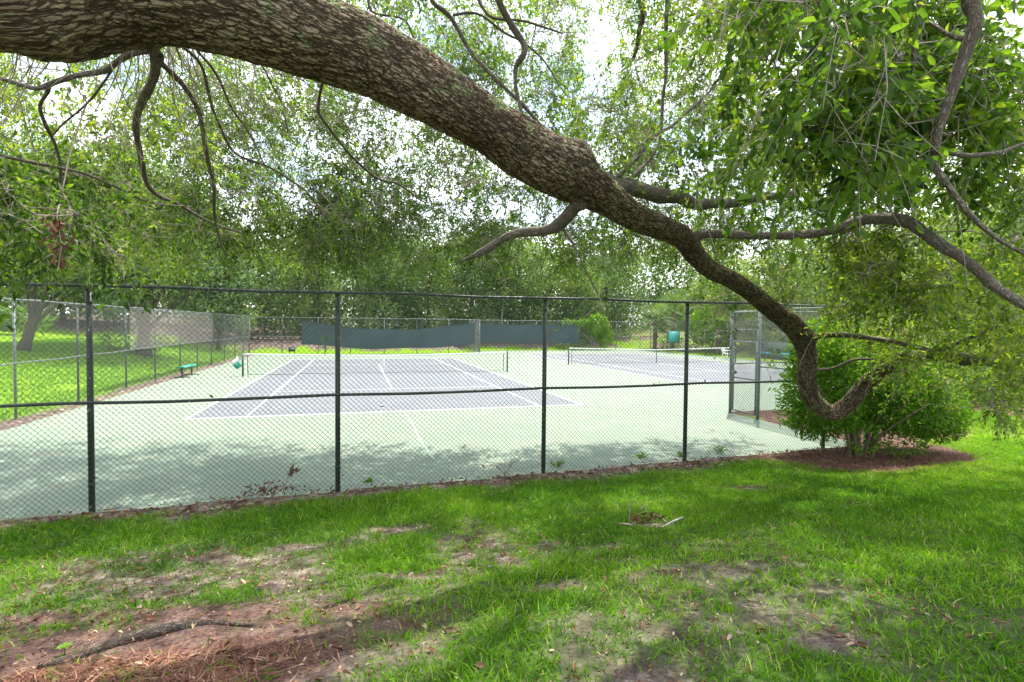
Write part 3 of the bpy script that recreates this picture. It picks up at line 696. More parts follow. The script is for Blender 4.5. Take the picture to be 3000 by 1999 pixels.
BR = [
 # fork to the right behind the limb
 ([(1660, 490, 110, 5.2), (1740, 525, 66, 5.4), (1826, 548, 58, 5.7), (1982, 580, 44, 6.2), (2070, 600, 34, 6.6), (2200, 585, 26, 7.2), (2350, 560, 18, 7.8)], 16),
 # dead-end branch under the limb
 ([(1700, 590, 52, 5.2), (1683, 612, 46, 5.3), (1638, 656, 40, 5.5), (1580, 680, 32, 5.8), (1491, 690, 27, 6.0), (1415, 738, 24, 6.2), (1344, 771, 5, 6.4)], 10),
 # branch leaving right, arching over
 ([(2030, 700, 40, 6.2), (2060, 690, 30, 6.15), (2140, 686, 27, 6.0), (2250, 690, 26, 5.8), (2370, 690, 28, 5.5), (2446, 668, 34, 5.3), (2535, 645, 36, 5.1), (2647, 650, 38, 4.8), (2714, 684, 36, 4.6), (2781, 738, 34, 4.4), (2870, 796, 33, 4.2), (2960, 866, 31, 4.0), (3080, 960, 28, 3.8)], 12),
 # upright branch at the top right
 ([(2860, -120, 52, 2.9), (2848, 0, 46, 3.0), (2848, 67, 45, 3.0), (2817, 179, 36, 3.05), (2781, 312, 32, 3.1), (2750, 393, 27, 3.15), (2732, 491, 22, 3.2), (2781, 558, 20, 3.2), (2848, 625, 17, 3.2), (2930, 700, 13, 3.2), (3020, 760, 9, 3.2)], 10),
 ([(2690, -60, 17, 3.4), (2687, 0, 16, 3.4), (2683, 90, 14, 3.4), (2683, 179, 12, 3.4), (2676, 260, 8, 3.45), (2690, 310, 4, 3.5)], 8),
 ([(2740, 430, 22, 3.15), (2759, 446, 20, 3.15), (2826, 464, 18, 3.2), (2890, 452, 14, 3.2), (2951, 437, 12, 3.25), (3040, 400, 8, 3.3)], 8),
 ([(2830, 120, 15, 3.05), (2770, 95, 12, 3.1), (2710, 60, 10, 3.2)], 6),
 ([(2600, -40, 12, 3.5), (2585, 40, 11, 3.5), (2545, 130, 10, 3.5), (2520, 230, 9, 3.55), (2480, 340, 7, 3.6), (2440, 430, 5, 3.6)], 6),
 ([(2650, 160, 14, 3.3), (2610, 200, 14, 3.3), (2580, 245, 12, 3.35), (2545, 320, 10, 3.4), (2490, 390, 8, 3.4), (2440, 470, 5, 3.5)], 6),
 ([(2390, -30, 9, 3.7), (2420, 60, 9, 3.7), (2440, 150, 8, 3.7), (2445, 260, 7, 3.7), (2448, 360, 6, 3.7), (2430, 470, 5, 3.7)], 6),
 ([(2230, -20, 9, 3.6), (2245, 60, 8, 3.6), (2240, 130, 7, 3.6), (2280, 220, 6, 3.6), (2310, 290, 4, 3.6)], 6),
 # bough showing beyond the shrub at the right edge
 ([(2600, 1085, 22, 8.3), (2660, 1052, 36, 8.2), (2737, 1040, 44, 8.0), (2804, 1046, 46, 7.8), (2880, 1058, 34, 7.6), (2960, 1085, 20, 7.4), (3040, 1120, 12, 7.3)], 10),
 # thin leaders from the column and over the shrub
 ([(2380, 1000, 26, 7.95), (2402, 988, 19, 7.9), (2482, 980, 18, 7.7), (2580, 996, 16, 7.4), (2705, 1022, 15, 7.0), (2768, 1021, 13, 6.7), (2848, 990, 11, 6.4), (2930, 950, 8, 6.2)], 8),
 ([(2380, 1085, 12, 8.1), (2440, 1078, 10, 8.0), (2500, 1057, 9, 7.9), (2580, 1054, 7, 7.8), (2660, 1085, 5, 7.7)], 6),
 # hanging branches under the left of the limb
 ([(460, 110, 60, 3.5), (460, 140, 48, 3.7), (446, 223, 42, 4.2), (415, 312, 36, 4.7), (397, 379, 30, 5.0), (420, 491, 24, 5.3), (446, 558, 20, 5.5), (520, 600, 16, 5.8), (620, 650, 10, 6.1), (720, 690, 6, 6.4)], 10),
 ([(440, 140, 34, 3.7), (402, 154, 30, 3.9), (340, 185, 28, 4.1), (268, 214, 27, 4.3), (143, 250, 24, 4.5), (58, 250, 20, 4.6), (-40, 220, 16, 4.7)], 8),
 ([(150, 245, 20, 4.5), (143, 265, 18, 4.5), (116, 312, 17, 4.6), (129, 366, 16, 4.7), (161, 424, 15, 4.9), (179, 491, 13, 5.0), (176, 560, 10, 5.1), (174, 630, 6, 5.2)], 8),
 ([(465, 160, 30, 3.8), (478, 187, 27, 4.0), (549, 268, 25, 4.5), (589, 357, 22, 4.9), (616, 491, 19, 5.3), (625, 571, 16, 5.5), (638, 670, 11, 5.8), (660, 760, 6, 6.0)], 8),
 ([(510, 115, 20, 3.6), (536, 140, 16, 3.8), (598, 214, 15, 4.3), (638, 357, 13, 5.0), (688, 446, 12, 5.4), (804, 500, 10, 5.8), (893, 558, 9, 6.1), (960, 640, 6, 6.4)], 8),
 ([(570, 120, 16, 3.7), (610, 190, 13, 4.2), (670, 290, 12, 4.8), (712, 370, 10, 5.2), (750, 424, 8, 5.5), (790, 520, 5, 5.8)], 6),
 ([(-60, 440, 18, 4.6), (0, 455, 17, 4.7), (156, 487, 15, 4.9), (250, 513, 13, 5.1), (357, 554, 12, 5.3), (446, 594, 9, 5.5), (560, 610, 6, 5.7)], 8),
 ([(340, 175, 14, 4.1), (310, 240, 12, 4.3), (240, 310, 11, 4.5), (160, 400, 9, 4.7)], 6),
 ([(942, 195, 22, 4.0), (942, 228, 16, 4.3), (938, 300, 14, 4.8), (938, 348, 14, 5.2), (1000, 415, 13, 5.7), (1058, 491, 12, 6.2), (1120, 525, 11, 6.5), (1178, 549, 9, 6.8), (1250, 595, 5, 7.2)], 8),
 ([(730, 150, 10, 3.9), (790, 230, 8, 4.6), (830, 320, 7, 5.2), (850, 400, 4, 5.6)], 6),
 # branches above the limb in the middle
 ([(1240, -60, 16, 6.2), (1268, 0, 15, 6.2), (1312, 45, 15, 6.3), (1357, 116, 14, 6.4), (1402, 179, 14, 6.5), (1469, 250, 13, 6.6), (1536, 312, 12, 6.7), (1600, 380, 10, 6.8), (1690, 450, 8, 6.9)], 8),
 ([(1450, -60, 26, 6.0), (1460, 0, 24, 6.0), (1491, 54, 22, 6.1), (1531, 125, 21, 6.2), (1531, 165, 20, 6.2), (1513, 200, 15, 6.3), (1518, 286, 11, 6.4), (1535, 380, 7, 6.5)], 10),
 ([(1380, -40, 12, 6.5), (1440, 50, 10, 6.5), (1550, 65, 8, 6.6), (1650, 100, 6, 6.7)], 6),
 ([(1330, 45, 9, 6.3), (1400, 42, 8, 6.4), (1470, 90, 8, 6.5), (1540, 130, 7, 6.6), (1600, 190, 6, 6.7), (1660, 280, 4, 6.8)], 6),
 ([(1080, -50, 13, 6.8), (1090, 30, 12, 6.8), (1180, 60, 9, 6.9), (1210, 110, 6, 7.0)], 6),
 ([(1955, -40, 14, 6.2), (1953, 60, 13, 6.2), (1950, 150, 12, 6.3), (1948, 250, 11, 6.4), (1935, 380, 10, 6.5), (1905, 470, 12, 6.3), (1840, 525, 18, 5.9)], 8),
 ([(1780, 560, 16, 5.5), (1880, 440, 13, 5.8), (1960, 370, 11, 6.0), (2060, 290, 8, 6.2), (2120, 200, 5, 6.4)], 6),
 ([(1640, 655, 12, 5.5), (1690, 745, 7, 5.3), (1740, 830, 5, 5.2), (1775, 900, 4, 5.2), (1790, 960, 2.5, 5.2)], 6),
]
for keys, sd_ in BR: add_branch(pts([(a, b, w*(.62 if a < 1200 else .9), d) for a, b, w, d in keys]), sd_, wob=.012)
# crown limbs above and behind the picture, carrying the shade-giving crown
for K in ([[-5.9, -25.9, 1.6, .3], [-5.2, -26.6, 3.6, .2], [-3.4, -27.4, 5.2, .14], [-1.0, -27.6, 6.2, .09], [1.6, -27.4, 6.8, .04]],
          [[-5.7, -25.6, 2.6, .25], [-5.6, -24.0, 4.8, .17], [-4.8, -22.0, 6.2, .12], [-3.6, -19.8, 6.8, .08], [-2.2, -17.6, 6.9, .03]],
          [[-3.2, -24.6, 5.0, .14], [-1.4, -24.2, 6.2, .1], [1.0, -23.2, 6.8, .07], [3.4, -21.8, 7.0, .03]],
          [[-1.4, -24.2, 6.2, .09], [.8, -22.6, 6.6, .07], [2.2, -21.0, 6.8, .05], [3.2, -19.0, 7.0, .025]],
          [[-6.0, -26.3, 1.9, .3], [-7.2, -25.0, 4.2, .2], [-8.6, -22.8, 5.8, .12], [-9.4, -20.4, 6.4, .05]]):
    add_branch(np.array(K), 10, wob=.02)
# surface root
rp = [(120, 1955, 24), (200, 1938, 44), (330, 1895, 52), (450, 1862, 54), (545, 1838, 44), (640, 1828, 26), (740, 1838, 10)]
K = []
for px, py, w in rp: p = at_ground(px, py); K.append([p[0], p[1], p[2]+.012, w*np.linalg.norm(p-CAM)/F_PX/2*.5])
add_branch(np.array(K), 12, name='root', store=False, material=M_ROOT, wob=.012)

SK = np.concatenate([q[:, :3] for q in SKEL]); SKr = np.concatenate([q[:, 3] for q in SKEL])
LV = dict(P=[], D=[], N=[], L=[], W=[], t=[]); TW_A, TW_B, TW_R = [], [], []
def sprays(O, D, Ls, nl, leafL, tint, droop=.35):
    """leafy twigs: O origins, D directions; leaves alternate along each twig"""
    m = len(O); Ls = np.broadcast_to(Ls, (m,)); leafL = np.broadcast_to(leafL, (m,)); tint = np.broadcast_to(tint, (m,))
    def at_t(t): return O+D*(Ls*t)[:, None]+np.array([0, 0, -1.0])*(Ls*droop*t*t)[:, None]
    prev = O
    for t in (.35, .7, 1.0):
        nx_ = at_t(np.full(m, t)); TW_A.append(prev); TW_B.append(nx_); TW_R.append(np.full(m, .0030-.0014*t)); prev = nx_
    side = unit(np.cross(D, rsph(m))); sidb = np.cross(D, side)
    for q in range(nl):
        t = np.clip((q+.6+rng.uniform(-.3, .3, m))/nl, .05, 1)
        p = at_t(t); ang = q*2.4+rng.uniform(-.5, .5, m)
        lat = side*np.cos(ang)[:, None]+sidb*np.sin(ang)[:, None]
        ax = unit(D*.65+lat*.9+rng.normal(size=(m, 3))*.25+np.array([0, 0, -.35]))
        nn = unit(rng.normal(size=(m, 3))*.75+np.array([0, 0, 1.0]))
        l = leafL*rng.uniform(.45, 1.3, m)
        LV['P'].append(p); LV['D'].append(ax); LV['N'].append(nn); LV['L'].append(l); LV['W'].append(l*rng.uniform(.36, .52, m))
        LV['t'].append(np.clip(tint+rng.normal(size=m)*.16+(rng.random(m) < .04)*.5, 0, 1))
NODES = []
def clump(c, r, n, leafL, tint, nl=10, link=True, spl=(.18, .42), flat=.75, bare=2):
    c = np.asarray(c, float)
    if link:
        nodes = np.vstack([SK, np.array(NODES)]) if NODES else SK
        d = np.linalg.norm(nodes-c, axis=1); d = d+(nodes[:, 2] < c[2]-.2)*.3+rng.random(len(nodes))*.25
        i0 = int(np.argmin(d)); a_ = nodes[i0]; NODES.append(c)
        if d[i0] < 3.2 and d[i0] > .15:
            mid_ = (a_+c)/2+rng.normal(size=3)*.12*d[i0]+np.array([0, 0, .10*d[i0]])
            mid2 = a_*.35+mid_*.65+rng.normal(size=3)*.07*d[i0]; path = spline(np.array([a_, mid2, (mid_+c)/2+rng.normal(size=3)*.05*d[i0], c]), 7); rr = np.linspace(.010, .005, 6)*min(1.4, .6+.25*d[i0])
            TW_A.append(path[:-1]); TW_B.append(path[1:]); TW_R.append(rr)
    ks = max(3, n//3); sub = c+rsph(ks)*r*rng.uniform(.25, .95, (ks, 1))**.7*np.array([1, 1, flat])
    TW_A.append(np.tile(c, (ks, 1))); m1 = (sub+c)/2+rng.normal(size=(ks, 3))*r*.12+np.array([0, 0, r*.08]); TW_B.append(m1); TW_R.append(np.full(ks, .0042))
    TW_A.append(m1); TW_B.append(sub); TW_R.append(np.full(ks, .0034))
    idx = rng.integers(0, ks, n); O = sub[idx]*.8+m1[idx]*.2+rng.normal(size=(n, 3))*r*.08
    D = unit(unit(O-c)*.7+rng.normal(size=(n, 3))*.55+np.array([0, 0, -.25]))
    sprays(O, D, rng.uniform(*spl, n), nl, leafL, np.clip(tint+rng.normal()*.08, 0, 1))
    if bare:
        bd = unit(rng.normal(size=(bare, 3))*.5+np.array([0, 0, -.8])); bs = c+rng.normal(size=(bare, 3))*r*.4
        be = bs+bd*rng.uniform(.3, .8, (bare, 1)); bm = (bs+be)/2+rng.normal(size=(bare, 3))*.05
        TW_A.extend([bs, bm]); TW_B.extend([bm, be]); TW_R.extend([np.full(bare, .0032), np.full(bare, .002)])
# regions of the crown: x0,x1,y0,y1 (on the 2353-wide view), depth range, clumps, clump radius m, twigs per clump, leaf length m, tint (backlight at the left painted in as lighter leaves)
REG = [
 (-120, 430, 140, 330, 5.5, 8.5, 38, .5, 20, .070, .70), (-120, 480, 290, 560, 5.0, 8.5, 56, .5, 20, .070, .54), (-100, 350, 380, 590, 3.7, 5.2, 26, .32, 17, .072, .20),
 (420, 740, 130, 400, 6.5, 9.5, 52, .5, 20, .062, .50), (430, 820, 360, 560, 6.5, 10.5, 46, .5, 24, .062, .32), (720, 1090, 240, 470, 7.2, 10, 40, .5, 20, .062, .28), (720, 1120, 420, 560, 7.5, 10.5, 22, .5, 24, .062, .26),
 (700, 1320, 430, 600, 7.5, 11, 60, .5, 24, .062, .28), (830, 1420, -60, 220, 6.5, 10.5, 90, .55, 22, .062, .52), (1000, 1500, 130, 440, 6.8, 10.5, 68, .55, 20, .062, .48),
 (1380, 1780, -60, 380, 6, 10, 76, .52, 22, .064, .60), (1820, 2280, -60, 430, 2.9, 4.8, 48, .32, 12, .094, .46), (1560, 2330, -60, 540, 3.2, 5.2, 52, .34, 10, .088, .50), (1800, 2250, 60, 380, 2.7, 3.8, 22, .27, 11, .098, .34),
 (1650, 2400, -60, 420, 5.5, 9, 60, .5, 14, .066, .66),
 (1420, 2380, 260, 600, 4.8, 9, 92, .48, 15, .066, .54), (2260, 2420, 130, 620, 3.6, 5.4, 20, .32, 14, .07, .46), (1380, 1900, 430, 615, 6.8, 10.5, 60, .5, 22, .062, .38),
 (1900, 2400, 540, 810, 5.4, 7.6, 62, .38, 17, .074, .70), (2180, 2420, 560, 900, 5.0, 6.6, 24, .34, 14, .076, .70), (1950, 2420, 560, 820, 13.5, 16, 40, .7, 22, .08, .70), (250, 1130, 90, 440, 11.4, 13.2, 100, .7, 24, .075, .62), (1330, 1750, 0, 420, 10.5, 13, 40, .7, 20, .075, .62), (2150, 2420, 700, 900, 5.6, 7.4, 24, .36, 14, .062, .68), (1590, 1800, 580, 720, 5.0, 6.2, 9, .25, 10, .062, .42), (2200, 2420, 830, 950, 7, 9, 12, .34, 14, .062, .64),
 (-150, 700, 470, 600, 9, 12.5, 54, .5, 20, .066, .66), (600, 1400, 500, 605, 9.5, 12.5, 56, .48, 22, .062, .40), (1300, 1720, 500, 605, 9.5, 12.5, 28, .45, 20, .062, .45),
]
lq = Q[(Q[:, 2] > 0) & (np.arange(len(Q)) > 300)][::6]; lr_ = lq[:, :3]-CAM; ld_ = lr_@fw; lx_ = (lr_@rt)/ld_*F_PX+1500; ly_ = 999.5-(lr_@up)/ld_*F_PX; lw_ = lq[:, 3]/ld_*F_PX; lk_ = np.ones(len(ld_))
for qi, q in enumerate(SKEL[1:1+len(BR)]):
    if q[:, 3].max() < .014: continue
    q = q[q[:, 3] > .008][::2]; r_q = q[:, :3]-CAM; d_q = r_q@fw; lx_ = np.r_[lx_, (r_q@rt)/d_q*F_PX+1500]; ly_ = np.r_[ly_, 999.5-(r_q@up)/d_q*F_PX]; ld_ = np.r_[ld_, d_q]; lw_ = np.r_[lw_, q[:, 3]/d_q*F_PX]; lk_ = np.r_[lk_, np.full(len(q), 1.0 if qi == 2 else .5)]
for x0_, x1_, y0_, y1_, d0, d1, nc, r, n, ll, tn in REG:
    for _ in range(nc):
        px, py, dd_, r_ = rng.uniform(x0_, x1_)*S, rng.uniform(y0_, y1_)*S, rng.uniform(d0, d1), r*rng.uniform(.7, 1.3)
        X_, Y_ = px/S, py/S              # open sky between the boughs
        if ((2130 < X_ < 2275 and 555 < Y_ < 675) or (2255 < X_ and Y_ < 175) or (1325 < X_ < 1425 and Y_ < 235)) and rng.random() < .78: continue
        gap_ = np.hypot(lx_-px, ly_-py)-lw_; hit = gap_ < 1.05*lk_*(r_+.1)/dd_*F_PX
        if hit.any():                       # sprays grow behind the limb, not through it
            ldm = ld_[hit].max()
            if dd_ < ldm+r_+.2 and rng.random() < .97: dd_ = ldm+r_+.25+rng.uniform(0, 1.2)
        c_ = at(px, py, dd_)
        if -20.4 < c_[1] < -17.4 and c_[0] < 5 and rng.random() < .72: dd_ *= (rng.uniform(-17.2, -15.4)-CAM[1])/(c_[1]-CAM[1]); c_ = at(px, py, dd_)
        clump(c_, r_, n, ll, tn)
for px, py, d in ((2615, 1085, 7.2), (2640, 1040, 7.1), (2600, 1020, 7.4), (2680, 1080, 6.9), (2640, 1120, 7.2), (2690, 1030, 6.8), (2600, 1060, 7.3), (2660, 1000, 7.0), (2920, 1060, 7.0), (2970, 1020, 6.9), (2900, 1110, 6.9), (2960, 1130, 6.8), (2860, 1010, 7.2)): clump(at(px, py, d), .22, 11, .07, .66, 8, bare=0, link=False)
# long bare twigs hanging from the limb
for _ in range(90):
    px = rng.uniform(-40, 900); py = np.interp(px, [0, 300, 450, 640, 900], [150, 150, 130, 150, 210]); d0 = np.interp(px, [0, 900], [3.3, 3.9])+rng.uniform(.1, 1.6)
    if rng.random() < .45: px = rng.normal(470, 60); py = 140
    ln = rng.uniform(100, 430); sx = rng.normal(110, 170)+(px-450)*.3
    K = spline(np.array([at(px, py-20, d0), at(px+sx*.25, py+ln*.35, d0+.15), at(px+sx*.7+rng.normal(0, 30), py+ln*.72, d0+.4), at(px+sx+rng.normal(0, 20), py+ln, d0+.5)]), 9)
    TW_A.append(K[:-1]); TW_B.append(K[1:]); TW_R.append(np.linspace(.0048, .0018, 8)*rng.uniform(.6, 1.3))
for _ in range(22):
    px = rng.uniform(2050, 2650); py = rng.uniform(-60, 250); d0 = rng.uniform(2.8, 4.0); ln = rng.uniform(150, 480); sx = rng.normal(-130, 110)
    K = spline(np.array([at(px, py, d0), at(px+sx*.3, py+ln*.35, d0), at(px+sx*.7, py+ln*.7, d0+.1), at(px+sx, py+ln, d0+.2)]), 8)
    TW_A.append(K[:-1]); TW_B.append(K[1:]); TW_R.append(np.linspace(.0042, .0016, 7))
# hanging sprays over the fence
for px, py, d in ((880, 900, 10.5), (960, 920, 10.5), (940, 980, 10.4), (1090, 880, 10.5), (1480, 820, 9), (2120, 900, 7.0), (2150, 960, 6.6), (2235, 1010, 6.8), (2110, 930, 7.2), (1760, 900, 5.2), (2190, 980, 6.8)):
    clump(at(px, py, d), .22, 5, .06, .45, 7)
# shade crown out of the picture
for q in SKEL[-5:]:
    for p in q[len(q)//4::8]:
        for _ in range(1): clump(p[:3]+rng.normal(size=3)*[.7, .7, .4]+[0, 0, .25], .75, 15, .085, .45, 8, bare=0)
for _ in range(18): clump([-2.3+rng.normal()*1.2, -22.8+rng.normal()*.8, 6.4+rng.normal()*.35], .6, 14, .08, .45, 8, bare=0)
for tx, ty in ((120, 1850), (250, 1800), (450, 1790), (650, 1770), (820, 1790), (330, 1890), (560, 1880), (760, 1870), (900, 1900)):
    g_ = at_ground(tx, ty); h_ = 6.3
    for _ in range(2): clump(g_+np.array([sd[0], sd[1], sd[2]])/sd[2]*(h_+rng.uniform(-.3, .5))+rng.normal(size=3)*[.45, .3, .1], .5, 13, .075, .45, 8, link=False, bare=0)
for _ in range(17): clump([rng.uniform(.2, 5), rng.uniform(-23.6, -20.6), rng.uniform(7.1, 7.9)], .55, 12, .075, .45, 8, link=False, bare=0)
P = np.concatenate(LV['P']); D = np.concatenate(LV['D']); Nn = np.concatenate(LV['N']); L = np.concatenate(LV['L']); W = np.concatenate(LV['W']); tt = np.concatenate(LV['t'])
# the 300 largest leaves in view become parts of their own
rel = P-CAM; dep = rel@fw; cx_ = (rel@rt)/dep*F_PX+1500; cy_ = 999.5-(rel@up)/dep*F_PX
inv = (dep > .5) & (cx_ > 0) & (cx_ < 3000) & (cy_ > 0) & (cy_ < 1999); size = np.where(inv, L/np.maximum(dep, .1), 0)
big = np.argsort(-size)[:300]; keep = np.ones(len(P), bool); keep[big] = False
V, F = leaves(P[keep], D[keep], Nn[keep], L[keep], W[keep]); mk('foliage', V, F, M_LEAF, oak, tint=np.repeat(tt[keep], 6), kind='stuff')
lmeshes = []
for k in range(8):
    V, F = leaves(np.zeros((1, 3)), np.array([[0, 1.0, 0]]), np.array([[0, 0, 1.0]]), 1.0, .36, .05+.03*k)
    o = mk('leaf', V, F, M_LEAF, oak, tint=np.full(6, k/7.5)); o.location = (0, 0, 0)
    o.data.vertices.foreach_set('co', V.astype(np.float32).ravel()); lmeshes.append(o.data); bpy.data.objects.remove(o)
oinv = Matrix.Translation(-Vector(oak.location))
for b in big:
    dy = unit(D[b]); dx = unit(np.cross(dy, Nn[b])); dz = np.cross(dx, dy); l = L[b]
    o = bpy.data.objects.new('leaf', lmeshes[int(np.clip(tt[b], 0, .99)*8)]); sc.collection.objects.link(o); o.parent = oak
    Mx = Matrix(((dx[0]*l, dy[0]*l, dz[0]*l, P[b, 0]), (dx[1]*l, dy[1]*l, dz[1]*l, P[b, 1]), (dx[2]*l, dy[2]*l, dz[2]*l, P[b, 2]), (0, 0, 0, 1)))
    o.matrix_local = oinv @ Mx
V, F = prisms(np.concatenate(TW_A), np.concatenate(TW_B), np.concatenate(TW_R), 3); mk('twigs', V, F, M_TWIG, oak, kind='stuff')

# brown leaf cluster hanging on the left, other dead leaves caught in the wire
dc = at(168, 690, 3.6); n = 46
dl = thing('dead_leaf_cluster', 'rust-brown dead leaves dangling from a twig at the far left', 'dead leaves', tuple(dc))
path = spline(np.array([at(174, 600, 3.8), dc+[0, 0, .12], dc+[.02, 0, -.05], dc+[.0, 0, -.24]]), 10); MB().tube(path, .004, 5).build('stem', M_TWIG, dl)
Pp = dc+np.c_[rng.normal(size=n)*.03, rng.normal(size=n)*.03, rng.uniform(-.17, .12, n)]
V, F = leaves(Pp, rsph(n)*.6+np.array([0, 0, -1]), rsph(n), rng.uniform(.035, .07, n), rng.uniform(.014, .028, n), .3); mk('dead_leaves', V, F, M_DEAD, dl, tint=np.repeat(rng.uniform(.25, .6, n), 6), kind='stuff')

# ------------------------------------------------------------------ the shrub under the limb
sh = thing('shrub', 'broad bright green shrub with bare stems in the round mulch bed', 'shrub', (BUSH[0], BUSH[1], .05))
for k in range(11):
    a0 = rng.uniform(0, 6.28); r0 = rng.uniform(.05, .3); tip = np.array([math.cos(a0)*rng.uniform(.5, 1.4), math.sin(a0)*rng.uniform(.4, .9), rng.uniform(1.0, 2.2)])
    b0 = np.array([BUSH[0]+math.cos(a0)*r0-.15, BUSH[1]+math.sin(a0)*r0*.6, .0])
    K = spline(np.array([b0, b0+tip*[.15, .15, .4], b0+tip*[.6, .6, .75], b0+tip]), 14)
    MB().tube(K, np.linspace(.036, .010, 14), 7).build('stem', M_STEM, sh, smooth=True)
def bush_leaves(blobs, n, size, tint):
    Ps, Ds, ts = [], [], []
    for cx, cy, cz, rx, ry, rz in blobs:
        m = int(n*rx*rz); u = rsph(m); rr_ = rng.uniform(.35, 1.0, m)**.45
        lump_ = 1+.32*(fbm(u[:, 0]*2.4+cx*3+9, u[:, 2]*2.4+u[:, 1]*2.1+cy, 3)-.5)*2
        p = np.array([cx, cy, cz])+u*rr_[:, None]*lump_[:, None]*np.array([rx, ry, rz])
        Ps.append(p); Ds.append(unit(u*.8+rng.normal(size=(m, 3))*.6+np.array([0, 0, .15]))); ts.append(np.clip(tint+rng.normal(size=m)*.2, 0, 1))
    p = np.concatenate(Ps); d = np.concatenate(Ds); t = np.concatenate(ts); ok = p[:, 2] > .06
    ok &= ~((p[:, 2] < .52+.25*rng.random(len(p))) & (np.abs(p[:, 0]-BUSH[0]+.1) < .95) & (np.abs(p[:, 1]-BUSH[1]) < 1.2) & (rng.random(len(p)) < .72))
    p, d, t = p[ok], d[ok], t[ok]; l = size*rng.uniform(.6, 1.3, len(p))
    V, F = leaves(p, d, unit(rng.normal(size=p.shape)+[0, 0, .8]), l, l*.36); return V, F, np.repeat(t, 6)
bx, by = BUSH
V, F, t_ = bush_leaves([(bx-.85, by+.25, 1.25, .75, .7, 1.0), (bx-.95, by+.3, 2.0, .5, .5, .7), (bx+.1, by+.5, 1.6, .9, .8, 1.0), (bx+.95, by-.05, 1.05, .95, .8, .72), (bx+1.55, by-.1, .75, .62, .6, .5),
                        (bx+.4, by+.1, 1.0, .9, .7, .55), (bx-.95, by+.1, .85, .62, .5, .4), (bx+1.2, by+.3, 1.6, .7, .7, .6), (bx+.5, by-.3, .35, .5, .3, .3), (bx-.4, by-.25, .42, .3, .25, .3)], 7500, .085, .62)
mk('foliage', V, F, M_BUSHLEAF, sh, tint=t_, kind='stuff')
# feathery tips at the shrub's right edge
n = 500; o0 = np.array([bx+1.75, by-.25, .85]); dd = unit(rng.normal(size=(n, 3))*.35+np.array([.9, -.1, -.35])); p0 = o0+rng.normal(size=(n, 3))*[.3, .2, .25]
V, F = cards(p0, dd, rsph(n), rng.uniform(.15, .3, n), .012); mk('needles', V, F, M_BUSHLEAF, sh, tint=np.repeat(rng.uniform(.2, .8, n), 4), kind='stuff')

# ------------------------------------------------------------------ background trees
def tree(label, x, y, h, cr_, trunk_r=.18, tint=.45, n=5200, card=.24, low=.25, lean=(0, 0), group=None, name='tree', z=None, leafm=None, blobs=9, tmat=None, squash=.85):
    z0 = float(ground_z(x, y)) if z is None else z; h *= 1.18; cr_ *= 1.15; n = int(n*1.7); card *= 1.35; blobs += 4
    t = thing(name, label, 'tree', (x, y, z0), group); tm = MB(); top = np.array([x+lean[0], y+lean[1], z0+h*.62])
    K = spline(np.array([[x, y, z0-.1], [x+lean[0]*.3+rng.normal()*.1, y+lean[1]*.3, z0+h*.25], top]), 9); tm.tube(K, np.linspace(trunk_r, trunk_r*.45, 9)+np.r_[trunk_r*.35, np.zeros(8)], 8)
    bc = []
    for k in range(blobs):
        a0 = k*2.4+rng.uniform(-.4, .4); rr_ = cr_*rng.uniform(.25, .72); zz = z0+h*(low+(.93-low)*((k+.5)/blobs))-.3
        shrink = 1-.45*max(0, (zz-z0)/h-.6)/.4
        c = np.array([x+lean[0]*(zz-z0)/h+math.cos(a0)*rr_*shrink, y+lean[1]*(zz-z0)/h+math.sin(a0)*rr_*shrink, zz]); bc.append((c, cr_*rng.uniform(.36, .58)))
        s0 = K[min(8, 2+k*6//blobs)]; tm.tube(spline(np.array([s0, (s0+c)/2+[0, 0, .25], c]), 6), np.linspace(trunk_r*.4, .02, 6), 5)
    tm.build('trunk', tmat or M_TRUNK, t, smooth=True)
    Ps, Ds, ts = [], [], []; per = n//blobs
    for c, br in bc:
        u = rsph(per); rr_ = rng.uniform(.2, 1, per)**.5; lmp = 1+.55*(fbm(u[:, 0]*2.2+c[0]*3+40, u[:, 2]*2.2+u[:, 1]*1.7+c[1]+40, 4)-.5)*2
        p = c+u*(rr_*lmp*br)[:, None]*[1, 1, squash]; Ps.append(p); Ds.append(u*.5+rng.normal(size=(per, 3))*.8+[0, 0, -.25])
        ts.append(np.clip(tint+rng.normal()*.17+rng.normal(size=per)*.13, 0, 1))
    p = np.concatenate(Ps); d = unit(np.concatenate(Ds)); l = card*rng.uniform(.5, 1.4, len(p)); ok = p[:, 2] > z0+.1
    V, F = cards(p[ok], d[ok], unit(rng.normal(size=p[ok].shape)+[0, 0, .6]), l[ok], l[ok]*.5)
    mk('crown', V, F, leafm or M_TREELEAF, t, tint=np.repeat(np.concatenate(ts)[ok], 4)); return t
GB = 'trees behind the courts'
